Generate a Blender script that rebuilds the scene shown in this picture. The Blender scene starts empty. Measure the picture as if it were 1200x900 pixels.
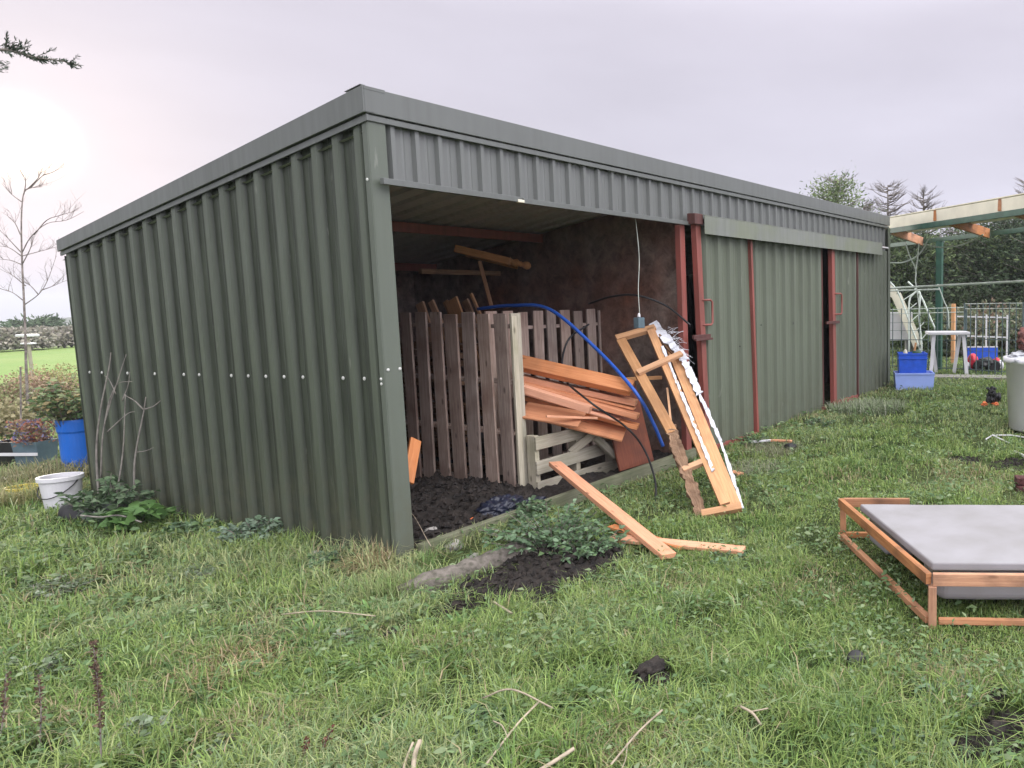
import bpy, math, random
import numpy as np
from mathutils import Vector, Matrix
R = math.radians
random.seed(7); rng = np.random.default_rng(11)
sc = bpy.context.scene
col = sc.collection

# ------------------------------------------------------------------ camera
PITCH, ROLL, YAW = 0.1084894, -0.00629822, 1.11936116
CAM = np.array([-2.88601567, -4.41611372, 1.66534342])
FPX, PPX, PPY = 881.46281484, 977.245, 442.308
sy_, cy_, sp_, cp_ = math.sin(YAW), math.cos(YAW), math.sin(PITCH), math.cos(PITCH)
FW = np.array([sy_*cp_, cy_*cp_, -sp_])
RT0 = np.array([cy_, -sy_, 0.0]); UP0 = np.cross(RT0, FW)
RT = math.cos(ROLL)*RT0 + math.sin(ROLL)*UP0
UPV = -math.sin(ROLL)*RT0 + math.cos(ROLL)*UP0
cd = bpy.data.cameras.new('camera'); cam = bpy.data.objects.new('camera', cd); col.objects.link(cam)
m = Matrix.Identity(4)
for i in range(3):
    m[i][0] = RT[i]; m[i][1] = UPV[i]; m[i][2] = -FW[i]; m[i][3] = CAM[i]
cam.matrix_world = m
cd.sensor_width = 36; cd.lens = FPX/1200*36
cd.shift_x = -(PPX-600)/1200; cd.shift_y = (PPY-450)/1200
cd.clip_start = .05; cd.clip_end = 6000
sc.camera = cam

def ray(px, py): return (px-PPX)/FPX*RT - (py-PPY)/FPX*UPV + FW
def at(px, py, ax, v):            # where a sight line meets a real plane of the place
    d = ray(px, py); return Vector(CAM + (v-CAM[ax])/d[ax]*d)
def dp(px, py, depth): return Vector(CAM + depth*ray(px, py))
def gz(x, y):                     # ground height
    x = np.asarray(x, float); y = np.asarray(y, float)
    z = .029*np.clip(x, 0, 8.6)
    s = np.clip(y-5.0-0.25*np.clip(x, 0, 200), 0, None)
    z = z - .027*np.clip(s, 0, 46) - .045*np.clip(s-46, 0, 70) - .02*np.clip(s-120, 0, 4000)
    return z + .018*np.sin(x*1.7+.4)*np.cos(y*1.3) + .012*np.sin(x*3.9+y*2.7)
def gp(px, py, dz=0.0):           # where a sight line meets the ground
    z = 0.0
    for _ in range(12):
        p = at(px, py, 2, z); z = float(gz(p.x, p.y))+dz
    return p

# ------------------------------------------------------------------ world
sun_dir = ray(20, 165); sun_dir = sun_dir/np.linalg.norm(sun_dir)
W = bpy.data.worlds.new('World'); sc.world = W; W.use_nodes = True
nt = W.node_tree; nt.nodes.clear()
N = nt.nodes.new; Lk = nt.links.new
def math_node(nt, op, a=None, b=None, clamp=False):
    n = nt.nodes.new('ShaderNodeMath'); n.operation = op; n.use_clamp = clamp
    for i, x in enumerate((a, b)):
        if x is None: continue
        if isinstance(x, (int, float)): n.inputs[i].default_value = x
        else: nt.links.new(x, n.inputs[i])
    return n.outputs[0]
sky = N('ShaderNodeTexSky'); sky.sky_type = 'NISHITA'; sky.sun_disc = False
sky.sun_elevation = math.asin(sun_dir[2]); sky.sun_rotation = math.atan2(sun_dir[0], sun_dir[1])
sky.dust_density = 3; sky.air_density = 1.2
tc = N('ShaderNodeTexCoord')
nrm = N('ShaderNodeVectorMath'); nrm.operation = 'NORMALIZE'; Lk(tc.outputs['Generated'], nrm.inputs[0])
sep = N('ShaderNodeSeparateXYZ'); Lk(nrm.outputs[0], sep.inputs[0])
ramp = N('ShaderNodeValToRGB'); Lk(sep.outputs[2], ramp.inputs[0])
cr = ramp.color_ramp; cr.interpolation = 'B_SPLINE'
cr.elements[0].position = 0.0; cr.elements[0].color = (.35, .345, .41, 1)
cr.elements[1].position = 1.0; cr.elements[1].color = (2.6, 2.5, 2.65, 1)
for p_, c_ in ((.22, (.325, .314, .366)), (.42, (.305, .288, .338)), (.60, (1.4, 1.34, 1.45)), (.78, (2.6, 2.5, 2.65))):
    e = cr.elements.new(p_); e.color = (*c_, 1)
mp = N('ShaderNodeMapping'); mp.inputs['Scale'].default_value = (1, 1, 4.5); Lk(nrm.outputs[0], mp.inputs[0])
ns = N('ShaderNodeTexNoise'); ns.inputs['Scale'].default_value = 2.2; ns.inputs['Detail'].default_value = 5; ns.inputs['Roughness'].default_value = .5
Lk(mp.outputs[0], ns.inputs[0])
mr = N('ShaderNodeMapRange'); mr.inputs[1].default_value = .25; mr.inputs[2].default_value = .75; mr.inputs[3].default_value = .87; mr.inputs[4].default_value = 1.06
Lk(ns.outputs[0], mr.inputs[0])
vs = N('ShaderNodeVectorMath'); vs.operation = 'SCALE'; Lk(ramp.outputs[0], vs.inputs[0]); Lk(mr.outputs[0], vs.inputs['Scale'])
dt = N('ShaderNodeVectorMath'); dt.operation = 'DOT_PRODUCT'; Lk(nrm.outputs[0], dt.inputs[0]); dt.inputs[1].default_value = tuple(sun_dir)
fd = N('ShaderNodeVectorMath'); fd.operation = 'DOT_PRODUCT'; Lk(nrm.outputs[0], fd.inputs[0]); fd.inputs[1].default_value = (-.12, -.99, .1)
fb_ = math_node(nt, 'MULTIPLY', math_node(nt, 'POWER', math_node(nt, 'MAXIMUM', fd.outputs['Value'], 0.0), 2.0), 2.4)  # sky brightened opposite the shed front, added to light bay and front
vb = N('ShaderNodeVectorMath'); vb.operation = 'SCALE'; Lk(vs.outputs[0], vb.inputs[0]); Lk(math_node(nt, 'ADD', fb_, 1.0), vb.inputs['Scale'])
dc = math_node(nt, 'MAXIMUM', dt.outputs['Value'], 0.0)
g1 = math_node(nt, 'MULTIPLY', math_node(nt, 'POWER', dc, 5000.0), 3.0)
g2 = math_node(nt, 'MULTIPLY', math_node(nt, 'POWER', dc, 130.0), .075)
gl = math_node(nt, 'ADD', g1, g2)
gc = N('ShaderNodeVectorMath'); gc.operation = 'SCALE'; gc.inputs[0].default_value = (1.0, .78, .50); Lk(gl, gc.inputs['Scale'])
ad = N('ShaderNodeVectorMath'); ad.operation = 'ADD'; Lk(vb.outputs[0], ad.inputs[0]); Lk(gc.outputs[0], ad.inputs[1])
sc10 = N('ShaderNodeVectorMath'); sc10.operation = 'SCALE'; Lk(ad.outputs[0], sc10.inputs[0]); sc10.inputs['Scale'].default_value = 10.0
mx = N('ShaderNodeMixRGB'); mx.inputs[0].default_value = .99; Lk(sky.outputs[0], mx.inputs[1]); Lk(sc10.outputs[0], mx.inputs[2])
bg = N('ShaderNodeBackground'); bg.inputs[1].default_value = .1; Lk(mx.outputs[0], bg.inputs[0])
wo = N('ShaderNodeOutputWorld'); Lk(bg.outputs[0], wo.inputs[0])
sl = bpy.data.lights.new('sun', 'SUN'); sl.energy = .7; sl.angle = R(12); sl.color = (1, .93, .85)
so = bpy.data.objects.new('sun', sl); col.objects.link(so)
so.rotation_euler = Vector(-sun_dir).to_track_quat('-Z', 'Y').to_euler(); so.location = (0, 0, 12)
sc.view_settings.view_transform = 'Standard'; sc.view_settings.look = 'None'
sc.view_settings.exposure = 1.2; sc.view_settings.gamma = 1.0; sc.view_settings.use_curve_mapping = False
sc.cycles.max_bounces = 8; sc.cycles.diffuse_bounces = 5; sc.cycles.use_denoising = True

# ------------------------------------------------------------------ helpers
def tag(o, label=None, cat=None, group=None, kind=None):
    if label: o['label'] = label
    if cat: o['category'] = cat
    if group: o['group'] = group
    if kind: o['kind'] = kind
    return o
def empty(name, loc=(0, 0, 0), label=None, cat=None, group=None):
    o = bpy.data.objects.new(name, None); o.location = loc; o.empty_display_size = .1
    col.objects.link(o); return tag(o, label, cat, group)
def unit(v):
    v = Vector(v); return v.normalized()
class MB:
    def __init__(s): s.v = []; s.f = []; s.uv = []
    def face(s, pts, uvs=None):
        b = len(s.v); s.v += [tuple(p) for p in pts]; s.f.append(tuple(range(b, b+len(pts))))
        s.uv += uvs if uvs else [(p[0]+p[1], p[2]) for p in pts]
    def hexa(s, P, L=None, off=None):
        # P: 8 corners, 0-3 at the start end, 4-7 at the far end (same winding)
        P = [Vector(p) for p in P]
        L = (P[4]-P[0]).length; o = random.random()*40 if off is None else off
        b = len(s.v); s.v += [tuple(p) for p in P]
        per = [0]
        for i in range(4): per.append(per[-1]+(P[(i+1) % 4]-P[i]).length)
        for i in range(4):
            j = (i+1) % 4
            s.f.append((b+i, b+i+4, b+j+4, b+j)); s.uv += [(o, o+per[i]), (o+L, o+per[i]), (o+L, o+per[i+1]), (o, o+per[i+1])]
        s.f.append((b, b+1, b+2, b+3)); s.uv += [(o+P[k].x*.05, o+P[k].z) for k in range(4)]
        s.f.append((b+7, b+6, b+5, b+4)); s.uv += [(o+P[k].x*.05, o+P[k].z) for k in (7, 6, 5, 4)]
    def bar(s, p0, p1, w, h, up=(0, 0, 1), w1=None, h1=None, twist=0):
        p0 = Vector(p0); p1 = Vector(p1); d = (p1-p0).normalized(); u = Vector(up)
        sd = d.cross(u)
        if sd.length < 1e-4: sd = d.cross(Vector((1, 0, 0)))
        sd.normalize(); u = sd.cross(d).normalized()
        w1 = w if w1 is None else w1; h1 = h if h1 is None else h1
        def ring(p, w, h, tw):
            q = Matrix.Rotation(tw, 3, d); a = q@sd*(w/2); c = q@u*(h/2)
            return [p-a-c, p+a-c, p+a+c, p-a+c]
        s.hexa(ring(p0, w, h, 0)+ring(p1, w1, h1, twist)); return s
    def box(s, a, b):
        x0, y0, z0 = a; x1, y1, z1 = b
        L = (abs(x1-x0), abs(y1-y0), abs(z1-z0)); k = L.index(max(L)); c = [(x0+x1)/2, (y0+y1)/2, (z0+z1)/2]
        p = list(c); q = list(c); p[k] = a[k]; q[k] = b[k]
        if k == 0: s.bar(p, q, L[1], L[2])
        elif k == 1: s.bar(p, q, L[0], L[2])
        else: s.bar(p, q, L[0], L[1], up=(0, 1, 0))
        return s
    def tube(s, pts, rad, n=8, cap=True):
        pts = [Vector(p) for p in pts]; k = len(pts)
        if isinstance(rad, (int, float)): rad = [rad]*k
        T = [(pts[min(i+1, k-1)]-pts[max(i-1, 0)]).normalized() for i in range(k)]
        u = T[0].cross(Vector((0, 0, 1)))
        if u.length < .05: u = T[0].cross(Vector((1, 0, 0)))
        u.normalize(); b = len(s.v); Ls = 0; o = random.random()*30
        for i in range(k):
            u = (u-T[i]*u.dot(T[i])); u.normalize(); w = T[i].cross(u)
            for j in range(n):
                a = 2*math.pi*j/n; s.v.append(tuple(pts[i]+(u*math.cos(a)+w*math.sin(a))*rad[i]))
        for i in range(k-1):
            dL = (pts[i+1]-pts[i]).length
            for j in range(n):
                q = (j+1) % n; s.f.append((b+i*n+j, b+i*n+q, b+(i+1)*n+q, b+(i+1)*n+j))
                c0, c1 = o+j/n*.3, o+(j+1)/n*.3
                s.uv += [(Ls, c0), (Ls, c1), (Ls+dL, c1), (Ls+dL, c0)]
            Ls += dL
        if cap:
            s.f.append(tuple(b+j for j in reversed(range(n)))); s.uv += [(0, 0)]*n
            s.f.append(tuple(b+(k-1)*n+j for j in range(n))); s.uv += [(0, 0)]*n
        return s
    def lathe(s, prof, o, ax=(0, 0, 1), n=24):
        o = Vector(o); ax = Vector(ax).normalized()
        return s.tube_raw([(o+ax*z, r) for r, z in prof], ax, n)
    def tube_raw(s, pr, ax, n):
        u = ax.cross(Vector((0, 0, 1)))
        if u.length < .05: u = Vector((1, 0, 0))
        u.normalize(); w = ax.cross(u); b = len(s.v); k = len(pr)
        for p, r in pr:
            for j in range(n):
                a = 2*math.pi*j/n; s.v.append(tuple(p+(u*math.cos(a)+w*math.sin(a))*max(r, 1e-4)))
        for i in range(k-1):
            for j in range(n):
                q = (j+1) % n; s.f.append((b+i*n+j, b+i*n+q, b+(i+1)*n+q, b+(i+1)*n+j))
                s.uv += [(i*.1, j*.05), (i*.1, j*.05+.05), (i*.1+.1, j*.05+.05), (i*.1+.1, j*.05)]
        s.f.append(tuple(b+j for j in reversed(range(n)))); s.uv += [(0, 0)]*n
        s.f.append(tuple(b+(k-1)*n+j for j in range(n))); s.uv += [(0, 0)]*n
        return s
    def build(s, name, mat, parent=None, bevel=0, smooth=False, jit=0):
        me = bpy.data.meshes.new(name); v = s.v
        if jit: v = [tuple(c+random.uniform(-jit, jit) for c in p) for p in v]
        me.from_pydata(v, [], s.f); ul = me.uv_layers.new(name='UVMap')
        ul.data.foreach_set('uv', [c for q in s.uv for c in q])
        me.materials.append(mat)
        if smooth: me.polygons.foreach_set('use_smooth', [True]*len(me.polygons))
        me.update()
        o = bpy.data.objects.new(name, me); col.objects.link(o)
        if bevel:
            bm_ = o.modifiers.new('bevel', 'BEVEL'); bm_.width = bevel; bm_.segments = 2; bm_.limit_method = 'ANGLE'; bm_.angle_limit = R(40)
        if parent: 
            o.parent = parent; o.matrix_parent_inverse = Matrix.Translation(-Vector(parent.location))
        return o
def smoothpath(P, k=8):
    P = [Vector(p) for p in P]; Q = [P[0]*2-P[1]]+P+[P[-1]*2-P[-2]]; out = []
    for i in range(1, len(Q)-2):
        for j in range(k):
            t = j/k; a, b, c, d = Q[i-1], Q[i], Q[i+1], Q[i+2]
            out.append(.5*((2*b)+(c-a)*t+(2*a-5*b+4*c-d)*t*t+(3*b-a-3*c+d)*t**3))
    return out+[P[-1]]
def np_mesh(name, V, T, C, mat, parent=None):
    me = bpy.data.meshes.new(name); V = np.asarray(V, np.float32); T = np.asarray(T, np.int32)
    me.vertices.add(len(V)); me.vertices.foreach_set('co', V.ravel())
    me.loops.add(T.size); me.loops.foreach_set('vertex_index', T.ravel())
    me.polygons.add(len(T)); me.polygons.foreach_set('loop_start', np.arange(0, T.size, 3, dtype=np.int32))
    me.polygons.foreach_set('loop_total', np.full(len(T), 3, np.int32))
    me.update(calc_edges=True)
    a = me.color_attributes.new('Col', 'FLOAT_COLOR', 'POINT')
    C = np.concatenate([C, np.ones((len(C), 1))], 1).astype(np.float32); a.data.foreach_set('color', C.ravel())
    me.materials.append(mat); o = bpy.data.objects.new(name, me); col.objects.link(o)
    if parent:
        o.parent = parent; o.matrix_parent_inverse = Matrix.Translation(-Vector(parent.location))
    return o
def blades(P, H, Wd, lean, az, C, droop=.35):
    n = len(P); dx = np.cos(az); dy = np.sin(az); z0 = np.zeros(n)
    D = np.stack([dx, dy, z0], 1); S = np.stack([-dy, dx, z0], 1)
    U = np.array([0, 0, 1.0])
    l = lean[:, None]; h = H[:, None]; w = Wd[:, None]
    mid = P + D*l*h*.35 + U*h*.55; tip = P + D*l*h*1.0 + U*h*(1-droop*np.clip(l, 0, 2))
    V = np.stack([P-S*w/2, P+S*w/2, mid-S*w*.4, mid+S*w*.4, tip], 1).reshape(-1, 3)
    b = (np.arange(n)*5)[:, None]
    T = (b[:, :, None]+np.array([[[0, 1, 3], [0, 3, 2], [2, 3, 4]]])).reshape(-1, 3)
    Cc = np.repeat(C[:, None, :], 5, 1); Cc[:, 4] *= 1.1
    return V, T, Cc.reshape(-1, 3)
def leaves(P, D, U, L, Wd, C, fold=.25):
    # P base, D direction, U leaf normal
    D = D/np.linalg.norm(D, axis=1, keepdims=True); S = np.cross(D, U); S /= (np.linalg.norm(S, axis=1, keepdims=True)+1e-9)
    Nn = np.cross(S, D); l = L[:, None]; w = Wd[:, None]
    V = np.stack([P, P+D*l*.4-S*w/2+Nn*w*fold, P+D*l*.4+S*w/2+Nn*w*fold, P+D*l*.8-S*w*.28, P+D*l*.8+S*w*.28, P+D*l-Nn*w*.2], 1).reshape(-1, 3)
    b = (np.arange(len(P))*6)[:, None]
    T = (b[:, :, None]+np.array([[[0, 2, 1], [1, 2, 4], [1, 4, 3], [3, 4, 5]]])).reshape(-1, 3)
    return V, T, np.repeat(C[:, None, :], 6, 1).reshape(-1, 3)
def join(parts):
    Vs, Ts, Cs = [], [], []; b = 0
    for V, T, C in parts: Vs.append(V); Ts.append(T+b); Cs.append(C); b += len(V)
    return np.concatenate(Vs), np.concatenate(Ts), np.concatenate(Cs)
_tab = rng.random((64, 64))
def vnoise(x, y, s):
    x = np.asarray(x)*s+31.3; y = np.asarray(y)*s+17.9
    xi = np.floor(x).astype(int); yi = np.floor(y).astype(int); fx = x-xi; fy = y-yi
    fx = fx*fx*(3-2*fx); fy = fy*fy*(3-2*fy); g = lambda a, b: _tab[a % 64, b % 64]
    return (g(xi, yi)*(1-fx)+g(xi+1, yi)*fx)*(1-fy)+(g(xi, yi+1)*(1-fx)+g(xi+1, yi+1)*fx)*fy
def jitc(c, n, a=.15):
    return np.clip(np.array(c)[None, :]*(1+rng.uniform(-a, a, (n, 1)))*(1+rng.uniform(-a*.4, a*.4, (n, 3))), 0, 1)
def rdir(n, zlo=-.3, zhi=1):
    a = rng.uniform(0, 2*np.pi, n); z = rng.uniform(zlo, zhi, n); r = np.sqrt(1-z*z)
    return np.stack([r*np.cos(a), r*np.sin(a), z], 1)

# ------------------------------------------------------------------ materials
def newmat(name):
    mt = bpy.data.materials.new(name); mt.use_nodes = True
    b = mt.node_tree.nodes['Principled BSDF']; return mt, mt.node_tree, b
def plain(name, c, rough=.6, metal=0, var=.12, scale=9, bump=.0, c2=None, spec=.4):
    mt, t, b = newmat(name); b.inputs['Roughness'].default_value = rough; b.inputs['Metallic'].default_value = metal
    b.inputs['Specular IOR Level'].default_value = spec
    tc = t.nodes.new('ShaderNodeTexCoord'); n = t.nodes.new('ShaderNodeTexNoise'); n.inputs['Scale'].default_value = scale; n.inputs['Detail'].default_value = 6
    t.links.new(tc.outputs['Object'], n.inputs[0])
    r = t.nodes.new('ShaderNodeValToRGB'); t.links.new(n.outputs[0], r.inputs[0])
    r.color_ramp.elements[0].position = .3; r.color_ramp.elements[1].position = .7
    a = c2 if c2 else tuple(x*(1-var*2) for x in c)
    r.color_ramp.elements[0].color = (*a, 1); r.color_ramp.elements[1].color = (*[min(1, x*(1+var)) for x in c], 1)
    t.links.new(r.outputs[0], b.inputs['Base Color'])
    if bump:
        bp = t.nodes.new('ShaderNodeBump'); bp.inputs['Strength'].default_value = bump; bp.inputs['Distance'].default_value = .02
        t.links.new(n.outputs[0], bp.inputs['Height']); t.links.new(bp.outputs[0], b.inputs['Normal'])
    return mt
def wood(name, c1, c2, rough=.75, stain=None, stain_amt=.5, bump=.35, su=1.5, sv=28):
    mt, t, b = newmat(name); b.inputs['Roughness'].default_value = rough; b.inputs['Specular IOR Level'].default_value = .25
    uv = t.nodes.new('ShaderNodeUVMap'); mp = t.nodes.new('ShaderNodeMapping'); mp.inputs['Scale'].default_value = (su, sv, 1)
    t.links.new(uv.outputs[0], mp.inputs[0])
    n = t.nodes.new('ShaderNodeTexNoise'); n.inputs['Scale'].default_value = 2.2; n.inputs['Detail'].default_value = 8; n.inputs['Roughness'].default_value = .65; n.inputs['Distortion'].default_value = .6
    t.links.new(mp.outputs[0], n.inputs[0])
    r = t.nodes.new('ShaderNodeValToRGB'); r.color_ramp.elements[0].position = .32; r.color_ramp.elements[1].position = .68
    r.color_ramp.elements[0].color = (*c2, 1); r.color_ramp.elements[1].color = (*c1, 1); t.links.new(n.outputs[0], r.inputs[0])
    n2 = t.nodes.new('ShaderNodeTexNoise'); n2.inputs['Scale'].default_value = 3.5; n2.inputs['Detail'].default_value = 5
    t.links.new(uv.outputs[0], n2.inputs[0])
    mr = t.nodes.new('ShaderNodeMapRange'); mr.inputs[1].default_value = .48; mr.inputs[2].default_value = .68; mr.inputs[3].default_value = 0; mr.inputs[4].default_value = stain_amt
    t.links.new(n2.outputs[0], mr.inputs[0])
    mx = t.nodes.new('ShaderNodeMixRGB'); t.links.new(mr.outputs[0], mx.inputs[0]); t.links.new(r.outputs[0], mx.inputs[1])
    mx.inputs[2].default_value = (*(stain or tuple(x*.45 for x in c1)), 1)
    # knots
    vo = t.nodes.new('ShaderNodeTexVoronoi'); vo.inputs['Scale'].default_value = 1
    mp2 = t.nodes.new('ShaderNodeMapping'); mp2.inputs['Scale'].default_value = (3.5, 9, 1); t.links.new(uv.outputs[0], mp2.inputs[0]); t.links.new(mp2.outputs[0], vo.inputs[0])
    kn = t.nodes.new('ShaderNodeMapRange'); kn.inputs[1].default_value = .05; kn.inputs[2].default_value = .13; kn.inputs[3].default_value = .75; kn.inputs[4].default_value = 0
    t.links.new(vo.outputs['Distance'], kn.inputs[0])
    mk = t.nodes.new('ShaderNodeMixRGB'); t.links.new(kn.outputs[0], mk.inputs[0]); t.links.new(mx.outputs[0], mk.inputs[1]); mk.inputs[2].default_value = (*tuple(x*.35 for x in c2), 1)
    oi = t.nodes.new('ShaderNodeObjectInfo'); orr = t.nodes.new('ShaderNodeMapRange'); t.links.new(oi.outputs['Random'], orr.inputs[0]); orr.inputs[3].default_value = .74; orr.inputs[4].default_value = 1.14
    hs = t.nodes.new('ShaderNodeHueSaturation'); t.links.new(mk.outputs[0], hs.inputs['Color']); t.links.new(orr.outputs[0], hs.inputs['Value'])
    os_ = t.nodes.new('ShaderNodeMapRange'); t.links.new(math_node(t, 'FRACT', math_node(t, 'MULTIPLY', oi.outputs['Random'], 7.3)), os_.inputs[0]); os_.inputs[3].default_value = .88; os_.inputs[4].default_value = 1.12; t.links.new(os_.outputs[0], hs.inputs['Saturation'])
    t.links.new(hs.outputs[0], b.inputs['Base Color'])
    bp = t.nodes.new('ShaderNodeBump'); bp.inputs['Strength'].default_value = bump; bp.inputs['Distance'].default_value = .004
    t.links.new(n.outputs[0], bp.inputs['Height']); t.links.new(bp.outputs[0], b.inputs['Normal'])
    return mt
def painted(name, c, rough=.42, dirt=(.07, .07, .055), streak=.35, algae=None, algz=None, spec=.5, pan_shade=None, splash=False):
    mt, t, b = newmat(name); b.inputs['Specular IOR Level'].default_value = spec
    tc = t.nodes.new('ShaderNodeTexCoord')
    mp = t.nodes.new('ShaderNodeMapping'); mp.inputs['Scale'].default_value = (9, 9, .7); t.links.new(tc.outputs['Object'], mp.inputs[0])
    n = t.nodes.new('ShaderNodeTexNoise'); n.inputs['Scale'].default_value = 2.5; n.inputs['Detail'].default_value = 7; t.links.new(mp.outputs[0], n.inputs[0])
    n2 = t.nodes.new('ShaderNodeTexNoise'); n2.inputs['Scale'].default_value = 1.1; n2.inputs['Detail'].default_value = 6; t.links.new(tc.outputs['Object'], n2.inputs[0])
    f = math_node(t, 'MULTIPLY', n.outputs[0], n2.outputs[0])
    mr = t.nodes.new('ShaderNodeMapRange'); mr.inputs[1].default_value = .16; mr.inputs[2].default_value = .42; mr.inputs[3].default_value = 0; mr.inputs[4].default_value = streak
    t.links.new(f, mr.inputs[0])
    mx = t.nodes.new('ShaderNodeMixRGB'); t.links.new(mr.outputs[0], mx.inputs[0]); mx.inputs[1].default_value = (*c, 1); mx.inputs[2].default_value = (*dirt, 1)
    last = mx.outputs[0]
    if algae:
        n3 = t.nodes.new('ShaderNodeTexNoise'); n3.inputs['Scale'].default_value = 2.6; n3.inputs['Detail'].default_value = 8; t.links.new(tc.outputs['Object'], n3.inputs[0])
        m3 = t.nodes.new('ShaderNodeMapRange'); m3.inputs[1].default_value = .42; m3.inputs[2].default_value = .62; m3.inputs[4].default_value = .55; t.links.new(n3.outputs[0], m3.inputs[0])
        m4 = t.nodes.new('ShaderNodeMixRGB'); t.links.new(m3.outputs[0], m4.inputs[0]); t.links.new(last, m4.inputs[1]); m4.inputs[2].default_value = (*algae, 1); last = m4.outputs[0]
    sx = t.nodes.new('ShaderNodeSeparateXYZ'); t.links.new(tc.outputs['Object'], sx.inputs[0])
    if pan_shade is not None:  # pans darkened in the colour: grime, and painted shade so ribs stand out
        ax_, lo_, hi_, amt = pan_shade
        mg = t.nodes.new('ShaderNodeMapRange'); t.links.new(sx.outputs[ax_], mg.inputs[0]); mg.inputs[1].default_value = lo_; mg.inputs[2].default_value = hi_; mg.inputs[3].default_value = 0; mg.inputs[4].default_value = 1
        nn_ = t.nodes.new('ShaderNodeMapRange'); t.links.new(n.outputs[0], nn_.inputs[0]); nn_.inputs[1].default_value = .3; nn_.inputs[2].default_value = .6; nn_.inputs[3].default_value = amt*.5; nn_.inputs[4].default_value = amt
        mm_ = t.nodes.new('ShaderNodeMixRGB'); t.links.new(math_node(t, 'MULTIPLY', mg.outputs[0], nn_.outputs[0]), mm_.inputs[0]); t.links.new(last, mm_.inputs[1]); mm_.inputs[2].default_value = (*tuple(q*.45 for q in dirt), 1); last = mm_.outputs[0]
    if splash:
        n5 = t.nodes.new('ShaderNodeTexNoise'); n5.inputs['Scale'].default_value = 7; n5.inputs['Detail'].default_value = 9; n5.inputs['Roughness'].default_value = .7; t.links.new(tc.outputs['Object'], n5.inputs[0])
        ms_ = t.nodes.new('ShaderNodeMapRange'); t.links.new(sx.outputs[2], ms_.inputs[0]); ms_.inputs[1].default_value = .05; ms_.inputs[2].default_value = .75; ms_.inputs[3].default_value = .95; ms_.inputs[4].default_value = 0
        k1 = math_node(t, 'MULTIPLY', ms_.outputs[0], math_node(t, 'MULTIPLY', math_node(t, 'SUBTRACT', n5.outputs[0], .38, True), 3.2, True))
        m6 = t.nodes.new('ShaderNodeMixRGB'); t.links.new(k1, m6.inputs[0]); t.links.new(last, m6.inputs[1]); m6.inputs[2].default_value = (.085, .085, .055, 1); last = m6.outputs[0]
        # pale scuffs
        n7 = t.nodes.new('ShaderNodeTexNoise'); n7.inputs['Scale'].default_value = 14; n7.inputs['Detail'].default_value = 3; mp7 = t.nodes.new('ShaderNodeMapping'); mp7.inputs['Scale'].default_value = (1, 1, .25); t.links.new(tc.outputs['Object'], mp7.inputs[0]); t.links.new(mp7.outputs[0], n7.inputs[0])
        m8 = t.nodes.new('ShaderNodeMapRange'); m8.inputs[1].default_value = .69; m8.inputs[2].default_value = .76; m8.inputs[4].default_value = .35; t.links.new(n7.outputs[0], m8.inputs[0])
        m9 = t.nodes.new('ShaderNodeMixRGB'); t.links.new(m8.outputs[0], m9.inputs[0]); t.links.new(last, m9.inputs[1]); m9.inputs[2].default_value = (.30, .31, .27, 1); last = m9.outputs[0]
    t.links.new(last, b.inputs['Base Color'])
    r2 = t.nodes.new('ShaderNodeMapRange'); r2.inputs[3].default_value = rough-.08; r2.inputs[4].default_value = rough+.18; t.links.new(n.outputs[0], r2.inputs[0]); t.links.new(r2.outputs[0], b.inputs['Roughness'])
    bp = t.nodes.new('ShaderNodeBump'); bp.inputs['Strength'].default_value = .12; bp.inputs['Distance'].default_value = .03
    t.links.new(n2.outputs[0], bp.inputs['Height']); t.links.new(bp.outputs[0], b.inputs['Normal'])
    return mt
def foliage(name, rough=.6, trans=.25):
    mt, t, b = newmat(name); a = t.nodes.new('ShaderNodeVertexColor'); a.layer_name = 'Col'
    t.links.new(a.outputs[0], b.inputs['Base Color']); b.inputs['Roughness'].default_value = rough; b.inputs['Specular IOR Level'].default_value = .3
    tr = t.nodes.new('ShaderNodeBsdfTranslucent'); t.links.new(a.outputs[0], tr.inputs[0])
    ms = t.nodes.new('ShaderNodeMixShader'); ms.inputs[0].default_value = trans
    t.links.new(b.outputs[0], ms.inputs[1]); t.links.new(tr.outputs[0], ms.inputs[2]); t.links.new(ms.outputs[0], t.nodes['Material Output'].inputs[0])
    return mt
M = {}
M['side'] = painted('green_sheet', (.078, .092, .068), .42, (.046, .056, .038), .55, pan_shade=(0, .004, .022, .80), splash=True)
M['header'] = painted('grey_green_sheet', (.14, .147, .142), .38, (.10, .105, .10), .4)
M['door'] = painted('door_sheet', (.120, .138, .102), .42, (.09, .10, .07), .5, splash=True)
M['cap'] = painted('flashing', (.122, .130, .125), .38, (.09, .095, .09), .5)
M['corner'] = painted('corner_flashing', (.105, .120, .098), .42, (.075, .09, .065), .5, splash=True)
M['track'] = painted('track_cover_paint', (.19, .20, .185), .5, (.11, .12, .1), .5, algae=(.17, .19, .12))
M['inside'] = painted('sheet_inside', (.42, .42, .43), .6, (.22, .21, .2), .6)
M['red'] = painted('red_oxide', (.27, .075, .062), .5, (.11, .045, .035), .7)
M['reddark'] = painted('dark_red_steel', (.10, .035, .03), .6, (.04, .02, .02), .6)
M['pale'] = plain('screw', (.6, .6, .58), .4)
M['wood_old'] = wood('old_pallet_wood', (.47, .375, .32), (.25, .185, .155), .85, (.17, .10, .08), .6)
M['wood_grey'] = wood('grey_green_timber', (.50, .455, .36), (.30, .27, .20), .85, (.24, .24, .15), .5)
M['wood_sill'] = wood('sill_timber', (.24, .24, .17), (.14, .145, .10), .85, (.09, .11, .06), .6)
M['wood_orange'] = wood('orange_timber', (.70, .33, .175), (.50, .20, .095), .6, (.30, .14, .08), .5)
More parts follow.
